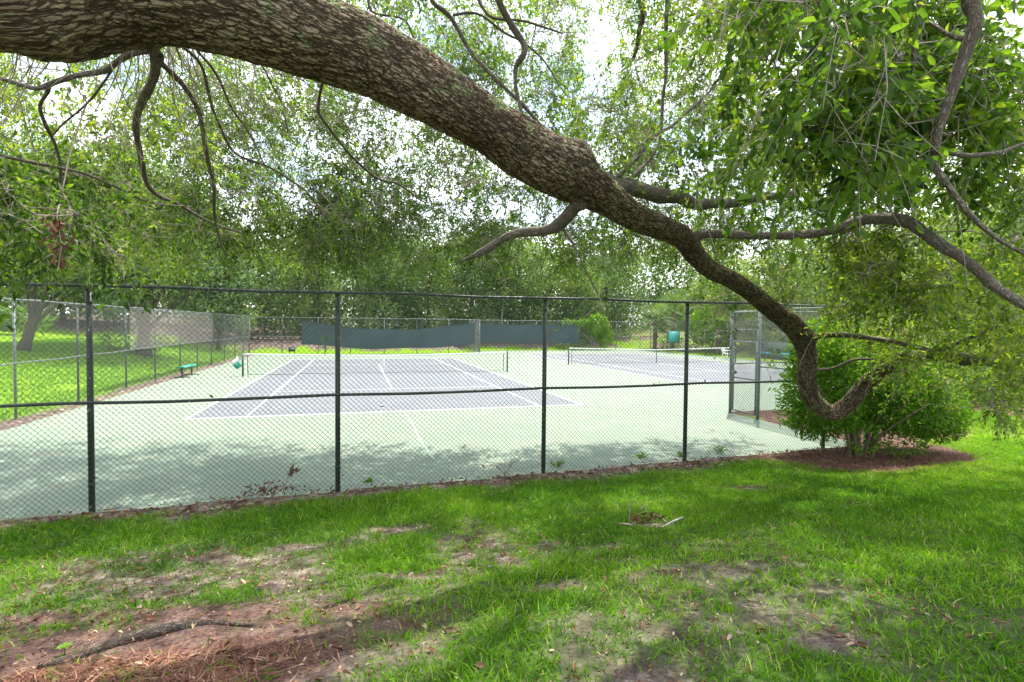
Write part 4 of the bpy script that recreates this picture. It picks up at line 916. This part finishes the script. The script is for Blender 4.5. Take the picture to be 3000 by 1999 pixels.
TR = [
 # label, x, y, h, crown, trunk, tint, cards, size, low
 ('dark tree behind the left corner of the back fence', -11.5, 27, 9.0, 3.6, .2, .25, 6500, .22, .06),
 ('grey-green tree behind the left end of the sagging screen', -5.0, 29, 9.5, 3.8, .22, .42, 6500, .22, .04),
 ('dark tree with forked trunk above the middle of the sagging screen', 1.2, 27.5, 9.0, 3.6, .28, .30, 6500, .22, .12),
 ('pale olive tree above the right half of the sagging screen', 6.2, 30, 9.8, 3.8, .22, .50, 6500, .22, .04),
 ('dense dark tree directly behind the short fence return', 10.8, 30, 10.0, 3.8, .25, .30, 6500, .22, .05),
 ('tall tree with a pale bare trunk behind the straight screen', 14.6, 31, 10.5, 3.4, .2, .38, 6000, .22, .14),
 ('silvery bushy tree behind the right half of the straight screen', 18.6, 30, 9.2, 3.8, .2, .44, 6500, .22, .08),
 ('yellow-green tree rising behind the end of the straight screen', 22.6, 28.5, 7.8, 3.2, .18, .68, 6000, .22, .08),
 ('dark broad tree between the vine and the palms', 28.5, 33, 9.5, 4.0, .22, .22, 6000, .24, .1),
 ('tall tree closing the gap behind the left back corner', -16.5, 34, 12.5, 4.6, .25, .40, 6000, .27, .05),
 ('tall rear tree showing between the two darker trees on the left', -8.0, 40, 13.0, 4.8, .25, .48, 6000, .28, .05),
 ('tall rear tree above the sagging screen, set far back', 2.0, 41, 12.5, 5.0, .25, .42, 6000, .28, .05),
 ('tall rear tree behind the fence return, set far back', 12.0, 43, 13.0, 5.0, .25, .36, 6000, .28, .05),
 ('tall rear tree behind the straight screen, set far back', 21.5, 43, 12.5, 5.0, .25, .50, 6000, .28, .05),
 ('tall rear tree behind the palms, set far back', 33.0, 42, 12.5, 5.2, .25, .42, 6000, .28, .05),
 ('yellow-green tree behind the palms on the right', 34.5, 17, 8.0, 3.6, .2, .78, 6000, .24, .15),
 ('yellowish tree beyond the fence just left of the gate', 36.5, 12, 8.5, 3.8, .2, .80, 6000, .24, .15),
 ('bushy green tree behind the gate', 35.0, 4.5, 8.0, 3.6, .2, .60, 6000, .24, .1),
 ('green tree beyond the far fence, right of the gate', 33.5, -3.5, 8.5, 3.8, .2, .55, 6000, .22, .1),
 ('large tree shading the mulch at the right edge', 23.5, -12.5, 7.0, 3.2, .22, .55, 7000, .17, .28),
 ('leafy tree behind the shrub, left of the right-edge mulch', 19.0, -11.2, 5.6, 2.3, .15, .62, 6500, .14, .16),
 ('tree at the far right edge above the brown mulch', 26.5, -16.5, 6.5, 3.0, .22, .50, 6500, .17, .3),
]
for lb, x, y, h, cw, tr_, tn, n, cs, lw in TR: tree(lb, x, y, h, cw, tr_, tn, n, cs, lw, group=GB)
# left lawn
tree('oak with a leaning forked trunk on the lawn left of the side fence', -16.3, 3.0, 8.5, 3.6, .24, .45, 8000, .18, .36, (2.2, 1.0), group='trees on the left lawn')
tree('massive dark-trunked tree on the lawn behind the left fence', -13.4, 9.0, 10.0, 4.4, .38, .40, 9000, .20, .36, (.6, .3), group='trees on the left lawn')
tree('bright green tree at the left edge beyond the lawn', -27.0, 3.0, 10.0, 4.6, .25, .62, 7500, .22, .18, group='trees on the left lawn')
tree('rounded green tree behind the leaning oak', -28.5, 17.5, 10.5, 4.6, .25, .50, 7000, .24, .12, group='trees on the left lawn')
tree('low light green tree between the two big left trunks', -24.0, 24.0, 8.0, 4.2, .2, .66, 7000, .24, .06, group='trees on the left lawn')
tree('tall tree far back between the left lawn and the back fence', -19.5, 26.5, 11.0, 4.6, .25, .36, 7000, .24, .08, group='trees on the left lawn')
tree('slim dark tree just inside the left back corner of the lawn', -12.0, 20.5, 8.0, 2.8, .15, .22, 5500, .2, .3, group='trees on the left lawn')
tree('tree far beyond the left lawn behind the timber fence', -38.0, 26.0, 12.0, 5.5, .3, .52, 6000, .3, .08, group='trees on the left lawn')
tree('tree at the far left beyond the timber fence', -38.0, 8.0, 12.0, 5.5, .3, .44, 6000, .3, .1, group='trees on the left lawn')
# pale trunk
MB().tube(spline([(14.4, 29.6, .6), (14.1, 29.5, 3.2), (14.5, 29.6, 6.0)], 9), np.linspace(.16, .1, 9), 8).build('bare_trunk', plain('pale_bark', (.45, .42, .38), .9, 0, .2), None).name = 'dead_tree'
tag(bpy.data.objects['dead_tree'], 'pale grey bare trunk standing behind the straight screen', 'tree')
# shrubs / vines
def shrub(label, x, y, blobs, n, size, tint, mat_=None, cat='shrub', name='shrub'):
    z0 = float(ground_z(x, y)); z0 = max(z0, 0)
    s_ = thing(name, label, cat, (x, y, z0)); st = MB()
    V, F, t_ = bush_leaves([(x+a, y+b, z0+c, p, q, r) for a, b, c, p, q, r in blobs], n, size, tint)
    for a, b, c, p, q, r in blobs: st.tube(spline(np.array([[x, y, z0-.05], [x+a*.5, y+b*.5, z0+c*.6], [x+a, y+b, z0+c]]), 6), np.linspace(.05, .015, 6), 5)
    st.build('stems', M_TWIG, s_); mk('foliage', V, F, mat_ or M_TREELEAF, s_, tint=t_, kind='stuff')
shrub('bright vine climbing the fence at the right end of the straight screen', 22.6, 22.95, [(0, 0, 2.4, 1.3, .4, 1.2), (-1.6, 0, 2.75, 1.1, .25, .35), (.8, 0, 1.3, 1.0, .4, 1.1), (-3.2, 0, 2.85, .8, .2, .2)], 800, .22, .82, M_BUSHLEAF, 'vine', 'vine')
shrub('low olive shrub under the straight screen near the far net', 19.5, 23.6, [(0, 0, .4, 1.5, .4, .45), (1.4, 0, .5, .8, .4, .5)], 700, .18, .45)
shrub('yellow-green shrub behind the far fence, right of the teal panel', 30.6, 16.6, [(0, 0, 2.2, 1.5, 1.2, 1.8), (.6, -2.0, 1.8, 1.4, 1.2, 1.6)], 600, .24, .82, M_BUSHLEAF)
shrub('dark green shrub behind the far fence near the white chair', 30.5, 9.6, [(0, 0, 1.6, 1.2, 1.1, 1.5), (-.3, -1.4, 1.0, 1.0, .9, 1.0)], 700, .22, .35)
shrub('round shrub in the lawn mulch behind the left side fence', -14.3, 9.0, [(0, 0, .7, 1.3, 1.0, .8), (1.2, .4, .6, .8, .8, .6)], 700, .18, .48)
shrub('light shrub at the far edge of the left lawn', -24.0, 14.0, [(0, 0, .9, 1.8, 1.2, 1.0), (2.2, .5, .8, 1.4, 1.0, .9)], 600, .22, .7, M_BUSHLEAF)
shrub('dark shrub under the leaning oak beyond the left lawn', -27.0, 12.0, [(0, 0, 1.2, 2.0, 1.2, 1.3), (2.4, 1, 1.0, 1.6, 1.2, 1.1)], 500, .24, .3)
shrub('low shrub beyond the round bed against the far court fence', 13.8, -14.8, [(0, 0, .8, 1.0, .5, .8), (1.3, 0, 1.0, .9, .5, 1.0)], 1500, .1, .62, M_BUSHLEAF)
shrub('leafy green shrub behind the round bed, left of the right-edge mulch', 15.8, -14.9, [(0, 0, 1.1, 1.2, .6, 1.1), (1.5, -.2, 1.4, 1.1, .6, 1.3)], 1500, .1, .58, M_BUSHLEAF)
shrub('spreading shrub under the right-edge tree beyond the mulch', 20.5, -14.2, [(0, 0, 1.2, 1.6, .8, 1.2), (2.2, 0, 1.4, 1.5, .8, 1.3), (-1.6, .5, 1.3, 1.2, .8, 1.2)], 1000, .13, .66, M_BUSHLEAF)
shrub('shrub at the far right edge behind the mulch', 25.5, -14.8, [(0, 0, 1.3, 1.6, .9, 1.3), (2, -.4, 1.2, 1.4, .9, 1.2)], 800, .14, .55, M_BUSHLEAF)

shrub('low green thicket at the foot of the palms behind the far fence', 29.4, 18.4, [(0, 0, .6, .9, 2.4, .7), (.8, 3.2, .7, .9, 1.8, .8)], 700, .2, .55)
# palms
def palm(label, x, y, h, r, nf=30):
    z0 = float(ground_z(x, y)); t = thing('palm_tree', label, 'palm', (x, y, z0), 'palms behind the far fence')
    K = spline(np.array([[x, y, z0-.1], [x+.05, y, z0+h*.5], [x+.08, y+.05, z0+h]]), 10)
    tk = MB().tube(K, .20+.02*np.sin(np.arange(10)*2.1), 10).build('trunk', M_PALMTRUNK, t, smooth=True)
    bt = MB()
    for k in range(44):
        a0 = k*2.4; zz = z0+.5+(h-.6)*k/44; c = np.array([x+.05+math.cos(a0)*.2, y+math.sin(a0)*.2, zz]); bt.tube([c, c+[math.cos(a0)*.16, math.sin(a0)*.16, .25]], [.035, .015], 4)
    bt.build('leaf_boots', M_PALMTRUNK, t)
    top = K[-1]
    for k in range(nf):
        a0 = k*2.4+rng.uniform(-.2, .2); el = R(75-125*k/nf); d = np.array([math.cos(a0)*math.cos(el), math.sin(a0)*math.cos(el), math.sin(el)]); sl_p = r*rng.uniform(.45, .6)
        b1 = top+d*sl_p; f = MB(); f.tube(spline(np.array([top, top+d*sl_p*.5+[0, 0, .06], b1]), 5), np.linspace(.022, .012, 5), 4)
        m = 26; an = np.linspace(-1.9, 1.9, m); s_ = unit(np.cross(d, [0, 0, 1.0])); u_ = np.cross(s_, d)
        ld = unit(d*np.cos(an)[:, None]+s_*np.sin(an)[:, None]+u_*.18*np.cos(an*2)[:, None]+np.array([0, 0, -.22]))
        V, F = cards(np.tile(b1, (m, 1)), ld, np.tile(u_, (m, 1))+rng.normal(size=(m, 3))*.2, r*.62*rng.uniform(.75, 1.05, m)*(1-.25*np.abs(an)/1.9), .055)
        f.add(V, F); f_ = np.concatenate(f.t); tn = np.clip(.55+rng.normal()*.18-(.4 if el < R(-35) else 0), 0, 1)
        f.t = [np.full(len(f_), tn)]; f.build('frond', M_PALM, t)
palm('cabbage palm left of the teal panel, the leftmost palm', 29.5, 23.3, 3.2, 2.5); palm('cabbage palm right behind the teal panel', 29.6, 20.2, 3.7, 2.6); palm('shorter palm with a shaggy trunk left of the white chair', 29.6, 13.0, 2.2, 1.8, 24)

# the wood that closes the view behind everything
def wood(name, label, p0, p1, hgt, depth, n):
    p0, p1 = np.array(p0), np.array(p1); t = rng.random(n); L_ = np.linalg.norm(p1-p0); u = (p1-p0)/L_; nr = np.array([-u[1], u[0]])
    lmp = fbm(t*L_/5.0, t*0+p0[0], 4); hh = hgt*(.6+.8*lmp); f = rng.random(n)**.8; xy = p0+u*(t*L_)[:, None]+nr*((rng.random(n)-.5)*depth+2.5*(fbm(t*L_/3.0, f*4+p0[1]+60, 3)-.5))[:, None]
    p = np.c_[xy, ground_z(xy[:, 0], xy[:, 1])+hh*f]; l = rng.uniform(.3, .7, n); V, F = cards(p, unit(rng.normal(size=(n, 3))+[0, 0, -.2]), unit(rng.normal(size=(n, 3))+[0, 0, .6]), l, l*.55)
    tn = np.clip(.25+.55*fbm(xy[:, 0]/4, p[:, 2]/3+xy[:, 1]/4, 3)+rng.normal(size=n)*.12, 0, 1); mk(name, V, F, M_TREELEAF, None, tint=np.repeat(tn, 4), kind='stuff')['label'] = label
wood('wood', 'far wood closing the view behind the courts', (-50, 52), (60, 52), 13, 5, 60000)
wood('wood', 'far wood along the left of the lawn', (-46, -14), (-46, 52), 12, 5, 34000)
wood('wood', 'far thicket beyond the right side of the far court', (48, 52), (46, -22), 6.5, 5, 30000)

# low timber fence and pots far left, log edging
tf = thing('timber_fence', 'low weathered timber fence beyond the left lawn', 'fence', (-34, 14, 1.75))
p0 = np.array([-27.6, -2.0]); p1 = np.array([-27.6, 22.0]); u = unit(p1-p0); nb = 64
for k in range(nb):
    p = p0+(p1-p0)*(k+.5)/nb; z = float(ground_z(p[0], p[1]))
    MB().box((p[0], p[1], z+.40+.02*rng.normal()), (.025, .22, .85), 0).build('board', M_TIMBER, tf)
for z in (.2, .65): MB().box((-27.64, 10, 1.78+z), (.04, 24, .08)).build('rail', M_TIMBER, tf)
for k, (y, lb) in enumerate(((1.35, 'white pot at the left end of the timber fence, nearer the frame edge'), (1.9, 'white pot beside the other pot at the timber fence'))):
    z = float(ground_z(-27.0, y)); tag(MB().tube([(-27.0, y, z), (-27.0, y, z+.03), (-27.0, y, z+.5), (-27.0, y, z+.52), (-27.0, y, z+.46)], [.13, .14, .19, .21, .17], 12).build('pot', M_WHITE), lb, 'pot')

# buildings beyond the trees on the right
def building(label, cx, cy, w, d, h, rz, roofh, name):
    b = thing(name, label, 'building', (cx, cy, 0)); c, s = math.cos(rz), math.sin(rz)
    def T(P): P = np.asarray(P, float); return np.stack([P[:, 0]*c-P[:, 1]*s+cx, P[:, 0]*s+P[:, 1]*c+cy, P[:, 2]], 1)
    P = np.array([[x, y, z] for z in (0, h) for x, y in ((-w/2, -d/2), (w/2, -d/2), (w/2, d/2), (-w/2, d/2))])
    wl = mk('wall', T(P), [[0, 1, 5, 4], [1, 2, 6, 5], [2, 3, 7, 6], [3, 0, 4, 7], [4, 5, 6, 7]], M_WALL, b)
    e = .5
    if roofh > .5:
        P = np.array([[-w/2-e, -d/2-e, h+.01], [w/2+e, -d/2-e, h+.01], [w/2+e, d/2+e, h+.01], [-w/2-e, d/2+e, h+.01], [-w/4, 0, h+roofh], [w/4, 0, h+roofh]])
        mk('roof', T(P), [np.array([[0, 1, 5, 4], [2, 3, 4, 5], [3, 2, 1, 0]]), np.array([[1, 2, 5], [3, 0, 4]])], M_ROOF, b)
    else:
        MB().add(T(MB().box((0, 0, h+.2), (w+.4, d+.4, .4)).V[0]), MB().box((0, 0, 0), (1, 1, 1)).Q[0]).build('parapet', M_WALL, b)
    for lx in np.arange(-w/2+2, w/2-1, 4):
        for z in np.arange(1.8, h-1.2, 3.0):
            f = MB().add(T(MB().box((lx, -d/2-.02, z), (1.4, .1, 1.5)).V[0]), MB().box((0, 0, 0), (1, 1, 1)).Q[0]).build('window', M_TAPE, b)
            MB().add(T(MB().box((lx, -d/2-.06, z), (1.2, .06, 1.3)).V[0]), MB().box((0, 0, 0), (1, 1, 1)).Q[0]).build('pane', M_GLASS, f)
building('white flat-roofed building glimpsed through leaves at the right edge', 72, 22, 26, 12, 9.8, R(-62), 0, 'building')
building('pale building with a terracotta roof glimpsed above the shrub', 70, 40, 14, 12, 11.2, R(-58), 2.4, 'building')

# ------------------------------------------------------------------ grass, litter, straw
def blades(n, xr, yr, hgt, wid, dens, tint_f, far=False):
    x = rng.uniform(*xr, n); y = rng.uniform(*yr, n); k = rng.random(n) < dens(x, y); x, y = x[k], y[k]; m = len(x)
    z = ground_z(x, y); base = np.stack([x, y, z-.005], 1)
    d = unit(np.c_[rng.normal(size=(m, 2))*.55, np.ones(m)]); h = hgt(x, y)*rng.uniform(.5, 1.25, m); w = wid*rng.uniform(.7, 1.3, m)
    s = unit(np.cross(d, rsph(m))); bend = np.c_[d[:, :2], np.zeros(m)]*rng.uniform(.2, 1.3, (m, 1))-np.array([0, 0, .25])*rng.random((m, 1))
    m1 = base+d*(h*.55)[:, None]; tip = base+d*(h*.95)[:, None]+bend*(h*.5)[:, None]
    V = np.stack([base-s*w[:, None]*.5, base+s*w[:, None]*.5, m1+s*w[:, None]*.4, m1-s*w[:, None]*.4, tip], 1).reshape(-1, 3); b = np.arange(m)[:, None]*5
    return V, b+np.array([0, 1, 2, 3]), b+np.array([3, 2, 4]), np.repeat(tint_f(x, y, m), 5)
def gdens(x, y):
    b = bare_amt(x, y); tuft = fbm(x*5.5+2, y*5.5, 3)
    out_ = ((x-CAM[0])*fw[0]+(y-CAM[1])*fw[1]) > 1.6
    return np.where(out_, np.clip(1.12-b*1.25+(tuft-.5)*1.5*np.clip(b*2+.15, 0, 1), 0.02, 1), 0)*(y < fence_y(x)-.05)
def ghgt(x, y): return .055+.05*fbm(x*1.2, y*1.2+8, 3)-.026*bare_amt(x, y)+.02*np.clip((fence_y(x)-y < 2.2)*(x < 2), 0, 1)
def gtint(x, y, m): return np.clip(.42+(fbm(x*.9+4, y*.9, 3)-.5)*.7+rng.normal(size=m)*.14+.25*np.clip((x-4)/5, 0, 1)+(rng.random(m) < .07)*.5+bare_amt(x, y)*.1, 0, 1)  # the tint rise towards the right paints sunlight into the blades
Vs, Qs, Ts, tn_, off_ = [], [], [], [], 0
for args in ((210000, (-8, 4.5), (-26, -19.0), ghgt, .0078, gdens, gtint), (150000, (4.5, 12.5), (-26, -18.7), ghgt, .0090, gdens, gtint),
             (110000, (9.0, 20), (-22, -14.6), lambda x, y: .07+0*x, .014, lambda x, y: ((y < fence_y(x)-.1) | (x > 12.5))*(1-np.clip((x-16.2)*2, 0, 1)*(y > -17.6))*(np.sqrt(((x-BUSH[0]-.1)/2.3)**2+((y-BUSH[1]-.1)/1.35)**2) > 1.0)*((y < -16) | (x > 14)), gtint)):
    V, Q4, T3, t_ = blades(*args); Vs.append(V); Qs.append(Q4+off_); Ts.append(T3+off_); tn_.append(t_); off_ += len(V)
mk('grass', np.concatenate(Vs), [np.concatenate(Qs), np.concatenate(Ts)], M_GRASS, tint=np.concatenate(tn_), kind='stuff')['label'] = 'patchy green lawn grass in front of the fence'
# left lawn tufts beyond the side fence
V, Q4, T3, t_ = blades(60000, (-20, -9.6), (-16, 17), lambda x, y: .09+0*x, .035, lambda x, y: (fbm(x, y, 3) > .3)*np.clip((-9.5-x)*2, 0, 1), lambda x, y, m: np.clip(.62+rng.normal(size=m)*.14, 0, 1))
mk('grass', V, [Q4, T3], M_GRASS, tint=t_, kind='stuff')['label'] = 'mown lawn rising beyond the left side fence'
# leaf litter
def litter(n, xr, yr, dens, size, tint):
    x = rng.uniform(*xr, n); y = rng.uniform(*yr, n); k = rng.random(n) < dens(x, y); x, y = x[k], y[k]; m = len(x)
    p = np.stack([x, y, ground_z(x, y)+rng.uniform(.004, .03, m)], 1); d = unit(np.c_[rng.normal(size=(m, 2)), rng.normal(size=m)*.22]); l = size*rng.uniform(.5, 1.3, m)
    V, F = leaves(p, d, unit(rng.normal(size=(m, 3))*.4+[0, 0, 1]), l, l*.38, .18); return V, F, np.repeat(np.clip(tint+rng.normal(size=m)*.22, 0, 1), 6)
Vs, Fs, ts, off_ = [], [], [], 0
for args in ((9000, (-8, 9), (-20.6, -18.4), lambda x, y: np.clip(1.2-np.abs(fence_y(x)-.22-y)/.42, 0, 1), .07, .5), (4600, (-7, 6), (-26.3, -20), lambda x, y: np.clip(bare_amt(x, y)*1.1, .05, 1), .06, .5), (26000, (-7, 7), (-26.3, -20), lambda x, y: np.clip(bare_amt(x, y)*1.2, .08, 1), .024, .42), (5000, (-7, 7), (-26.3, -20), lambda x, y: np.clip(bare_amt(x, y), .2, 1), .03, .85),
             (1200, (-9, 9), (-18.9, -12), lambda x, y: .12*np.exp(-(y-fence_y(x))/1.8), .06, .6), (1600, (9.2, 13), (-18.4, -14.2), lambda x, y: .6+0*x, .08, .5)):
    V, F, t_ = litter(*args); Vs.append(V); Fs.append(F+off_); ts.append(t_); off_ += len(V)
x = rng.uniform(-5, 8, 14); p = np.c_[x, fence_y(x)-.04, np.where(rng.random(14) < .6, 1.47, rng.uniform(.15, 2.2, 14))]; V, F = leaves(p, rsph(14), rsph(14), .07, .03, .2); Vs.append(V); Fs.append(F+off_); ts.append(np.full(len(V), .2)); off_ += len(V)
mk('leaf_litter', np.concatenate(Vs), np.concatenate(Fs), M_DEAD, tint=np.concatenate(ts), kind='stuff')['label'] = 'dry brown leaves strewn along the foot of the fence'
# pine straw, lower left, and mulch strands in the shrub bed
def straw(n, cx, cy, rx, ry, ln, mat_, nm, lb, tint=.5, zz=.03):
    a0 = rng.uniform(0, 6.28, n); r0 = np.sqrt(rng.random(n))*(1+.2*rng.normal(size=n)); x = cx+np.cos(a0)*r0*rx; y = cy+np.sin(a0)*r0*ry
    k = (y < fence_y(x)-.05); x, y = x[k], y[k]; n = len(x); p = np.stack([x, y, ground_z(x, y)+rng.uniform(.002, zz, n)], 1); d = unit(np.c_[rng.normal(size=(n, 2)), rng.normal(size=n)*.16])
    l = ln*rng.uniform(.4, 1.2, n); V, F = cards(p-d*l[:, None]*.5, d, unit(rng.normal(size=(n, 3))*.5+[0, 0, 1]), l, np.maximum(.0035, l*.045))
    mk(nm, V, F, mat_, tint=np.repeat(np.clip(tint+rng.normal(size=n)*.25, 0, 1), 4), kind='stuff')['label'] = lb
straw(5200, STRAW[0]-.1, STRAW[1]-.05, .95, .36, .15, M_STRAW, 'pine_straw', 'orange-brown pine straw by the root at the lower left')
straw(16000, BUSH[0]+.1, BUSH[1]+.0, 2.25, 1.3, .12, M_CHIP, 'mulch', 'reddish mulch in the round bed under the shrub', .5, .04)

# ------------------------------------------------------------------ small things on the ground
bp = at_ground(815, 1425); bp[1] = fence_y(bp[0])+.05
db = thing('dry_branch', 'pile of dry brown leafy twigs against the foot of the near fence', 'dead branch', tuple(bp)); n = 120
x = rng.normal(size=n)*.26; pz = np.abs(rng.normal(size=n))*.09*np.exp(-(x/.4)**2)+.02; Pp = np.c_[bp[0]+x, bp[1]+rng.normal(size=n)*.07, .03+pz]
V, F = leaves(Pp, rsph(n)+[0, 0, .4], rsph(n), rng.uniform(.04, .09, n), rng.uniform(.015, .03, n), .3); mk('dead_leaves', V, F, M_DEAD, db, tint=np.repeat(np.clip(.42+rng.normal(size=n)*.2, 0, 1), 6), kind='stuff')
st = MB()
for q in ((-.35, .0, .30, .12), (-.1, .02, .1, .28), (.15, .0, .28, .33), (.05, .03, -.25, .18)): st.tube(spline(np.array([[bp[0]+q[0], bp[1]+q[1], .04], [bp[0]+(q[0]+q[2])/2, bp[1], .04+q[3]*.6], [bp[0]+q[2], bp[1]+.03, .04+q[3]]]), 8), np.linspace(.008, .003, 8), 5)
n = 16; Pp = np.c_[bp[0]+.28+rng.normal(size=n)*.03, bp[1]+.02+rng.normal(size=n)*.02, .25+rng.uniform(0, .14, n)]; V, F = leaves(Pp, rsph(n)*.6+[.1, 0, .8], rsph(n), .09, .03, .2); mk('upright_leaves', V, F, M_DEAD, db, tint=np.full(len(V), .5), kind='stuff')
st.build('stem', M_TWIG, db)
tb = at_ground(1870, 1545); fb = thing('fallen_branch', 'fallen grey stick with curled brown leaves in the middle of the lawn', 'dead branch', tuple(tb))
def gp(px, py, dz): p = at_ground(px, py); return p+[0, 0, dz]
MB().tube(spline(np.array([gp(1940, 1550, .02), gp(1965, 1540, .035), gp(2000, 1528, .05)]), 8), np.linspace(.008, .011, 8), 7).build('stick', plain('grey_wood', (.42, .39, .35), .9, 0, .2, 30), fb, smooth=True)
MB().tube(spline(np.array([gp(1955, 1541, .03), gp(1935, 1528, .05), gp(1905, 1515, .05), gp(1875, 1502, .06)]), 8), np.linspace(.007, .003, 8), 5).tube(spline(np.array([gp(1810, 1542, .03), gp(1835, 1545, .035), gp(1855, 1546, .02)]), 6), .009, 6).tube([gp(1843, 1545, .02), gp(1844, 1545, .30)], [.006, .003], 5).build('twig', M_TWIG, fb)
n = 34; Pp = np.array([gp(rng.uniform(1840, 1935), rng.uniform(1525, 1548), rng.uniform(.02, .12)) for _ in range(n)]); V, F = leaves(Pp, rsph(n)*.8+[0, 0, .4], rsph(n), rng.uniform(.05, .085, n), .03, .3); mk('dead_leaves', V, F, M_DEAD, fb, tint=np.repeat(rng.uniform(.15, .5, n), 6), kind='stuff')
# weeds along the fence
for lb, px, py, hh, green in (('bare twiggy weed at the fence foot left of the third post', 1480, 1395, .42, False), ('small green weed against the third fence post', 1630, 1375, .22, True), ('green weed at the foot of the fourth fence post', 2000, 1345, .2, True),
                              ('green weed at the fence foot between the third and fourth posts', 1880, 1350, .18, True), ('small green weed at the fence foot right of the second post', 1080, 1420, .12, True), ('leafy weed at the fence foot beside the round bed', 2110, 1335, .26, True)):
    p = at_ground(px, py); w_ = thing('weed', lb, 'weed', tuple(p)); sm = MB(); Lp, Ld = [], []
    for k in range(9):
        a0 = rng.uniform(0, 6.28); tip = p+np.array([math.cos(a0)*hh*.6, math.sin(a0)*hh*.4, hh*.7*rng.uniform(.5, 1)]); K = spline(np.array([p, (p+tip)/2+[0, 0, hh*.15], tip]), 6); sm.tube(K, np.linspace(.004, .0015, 6), 4)
        for q in K[2:]: Lp += [q]*(4 if green else 1); Ld += list(rsph(4 if green else 1))
    sm.build('stems', M_TWIG if not green else M_BUSHLEAF, w_); Lp = np.array(Lp); Ld = np.array(Ld)+[0, 0, .3]
    V, F = leaves(Lp, Ld, rsph(len(Lp)), .034 if green else .03, .016, .1); mk('foliage', V, F, M_BUSHLEAF if green else M_DEAD, w_, tint=np.full(len(V), .7), kind='stuff')
# seedling by the root
p = at_ground(190, 1920); sdl = thing('seedling', 'tiny green seedling beside the surface root at the lower left', 'seedling', tuple(p))
MB().tube([p, p+[0, 0, .05]], [.002]*2, 4).build('stem', M_BUSHLEAF, sdl); n = 7
V, F = leaves(np.tile(p+[0, 0, .05], (n, 1)), np.c_[np.cos(np.arange(n)*.9), np.sin(np.arange(n)*.9), np.full(n, .25)], np.tile([0, 0, 1.0], (n, 1)), .045, .024, .1)
for k in range(n): mk('leaf', V[k*6:k*6+6], np.array([[0, 1, 2, 3], [0, 3, 4, 5]]), M_BUSHLEAF, sdl, tint=np.full(6, .85))
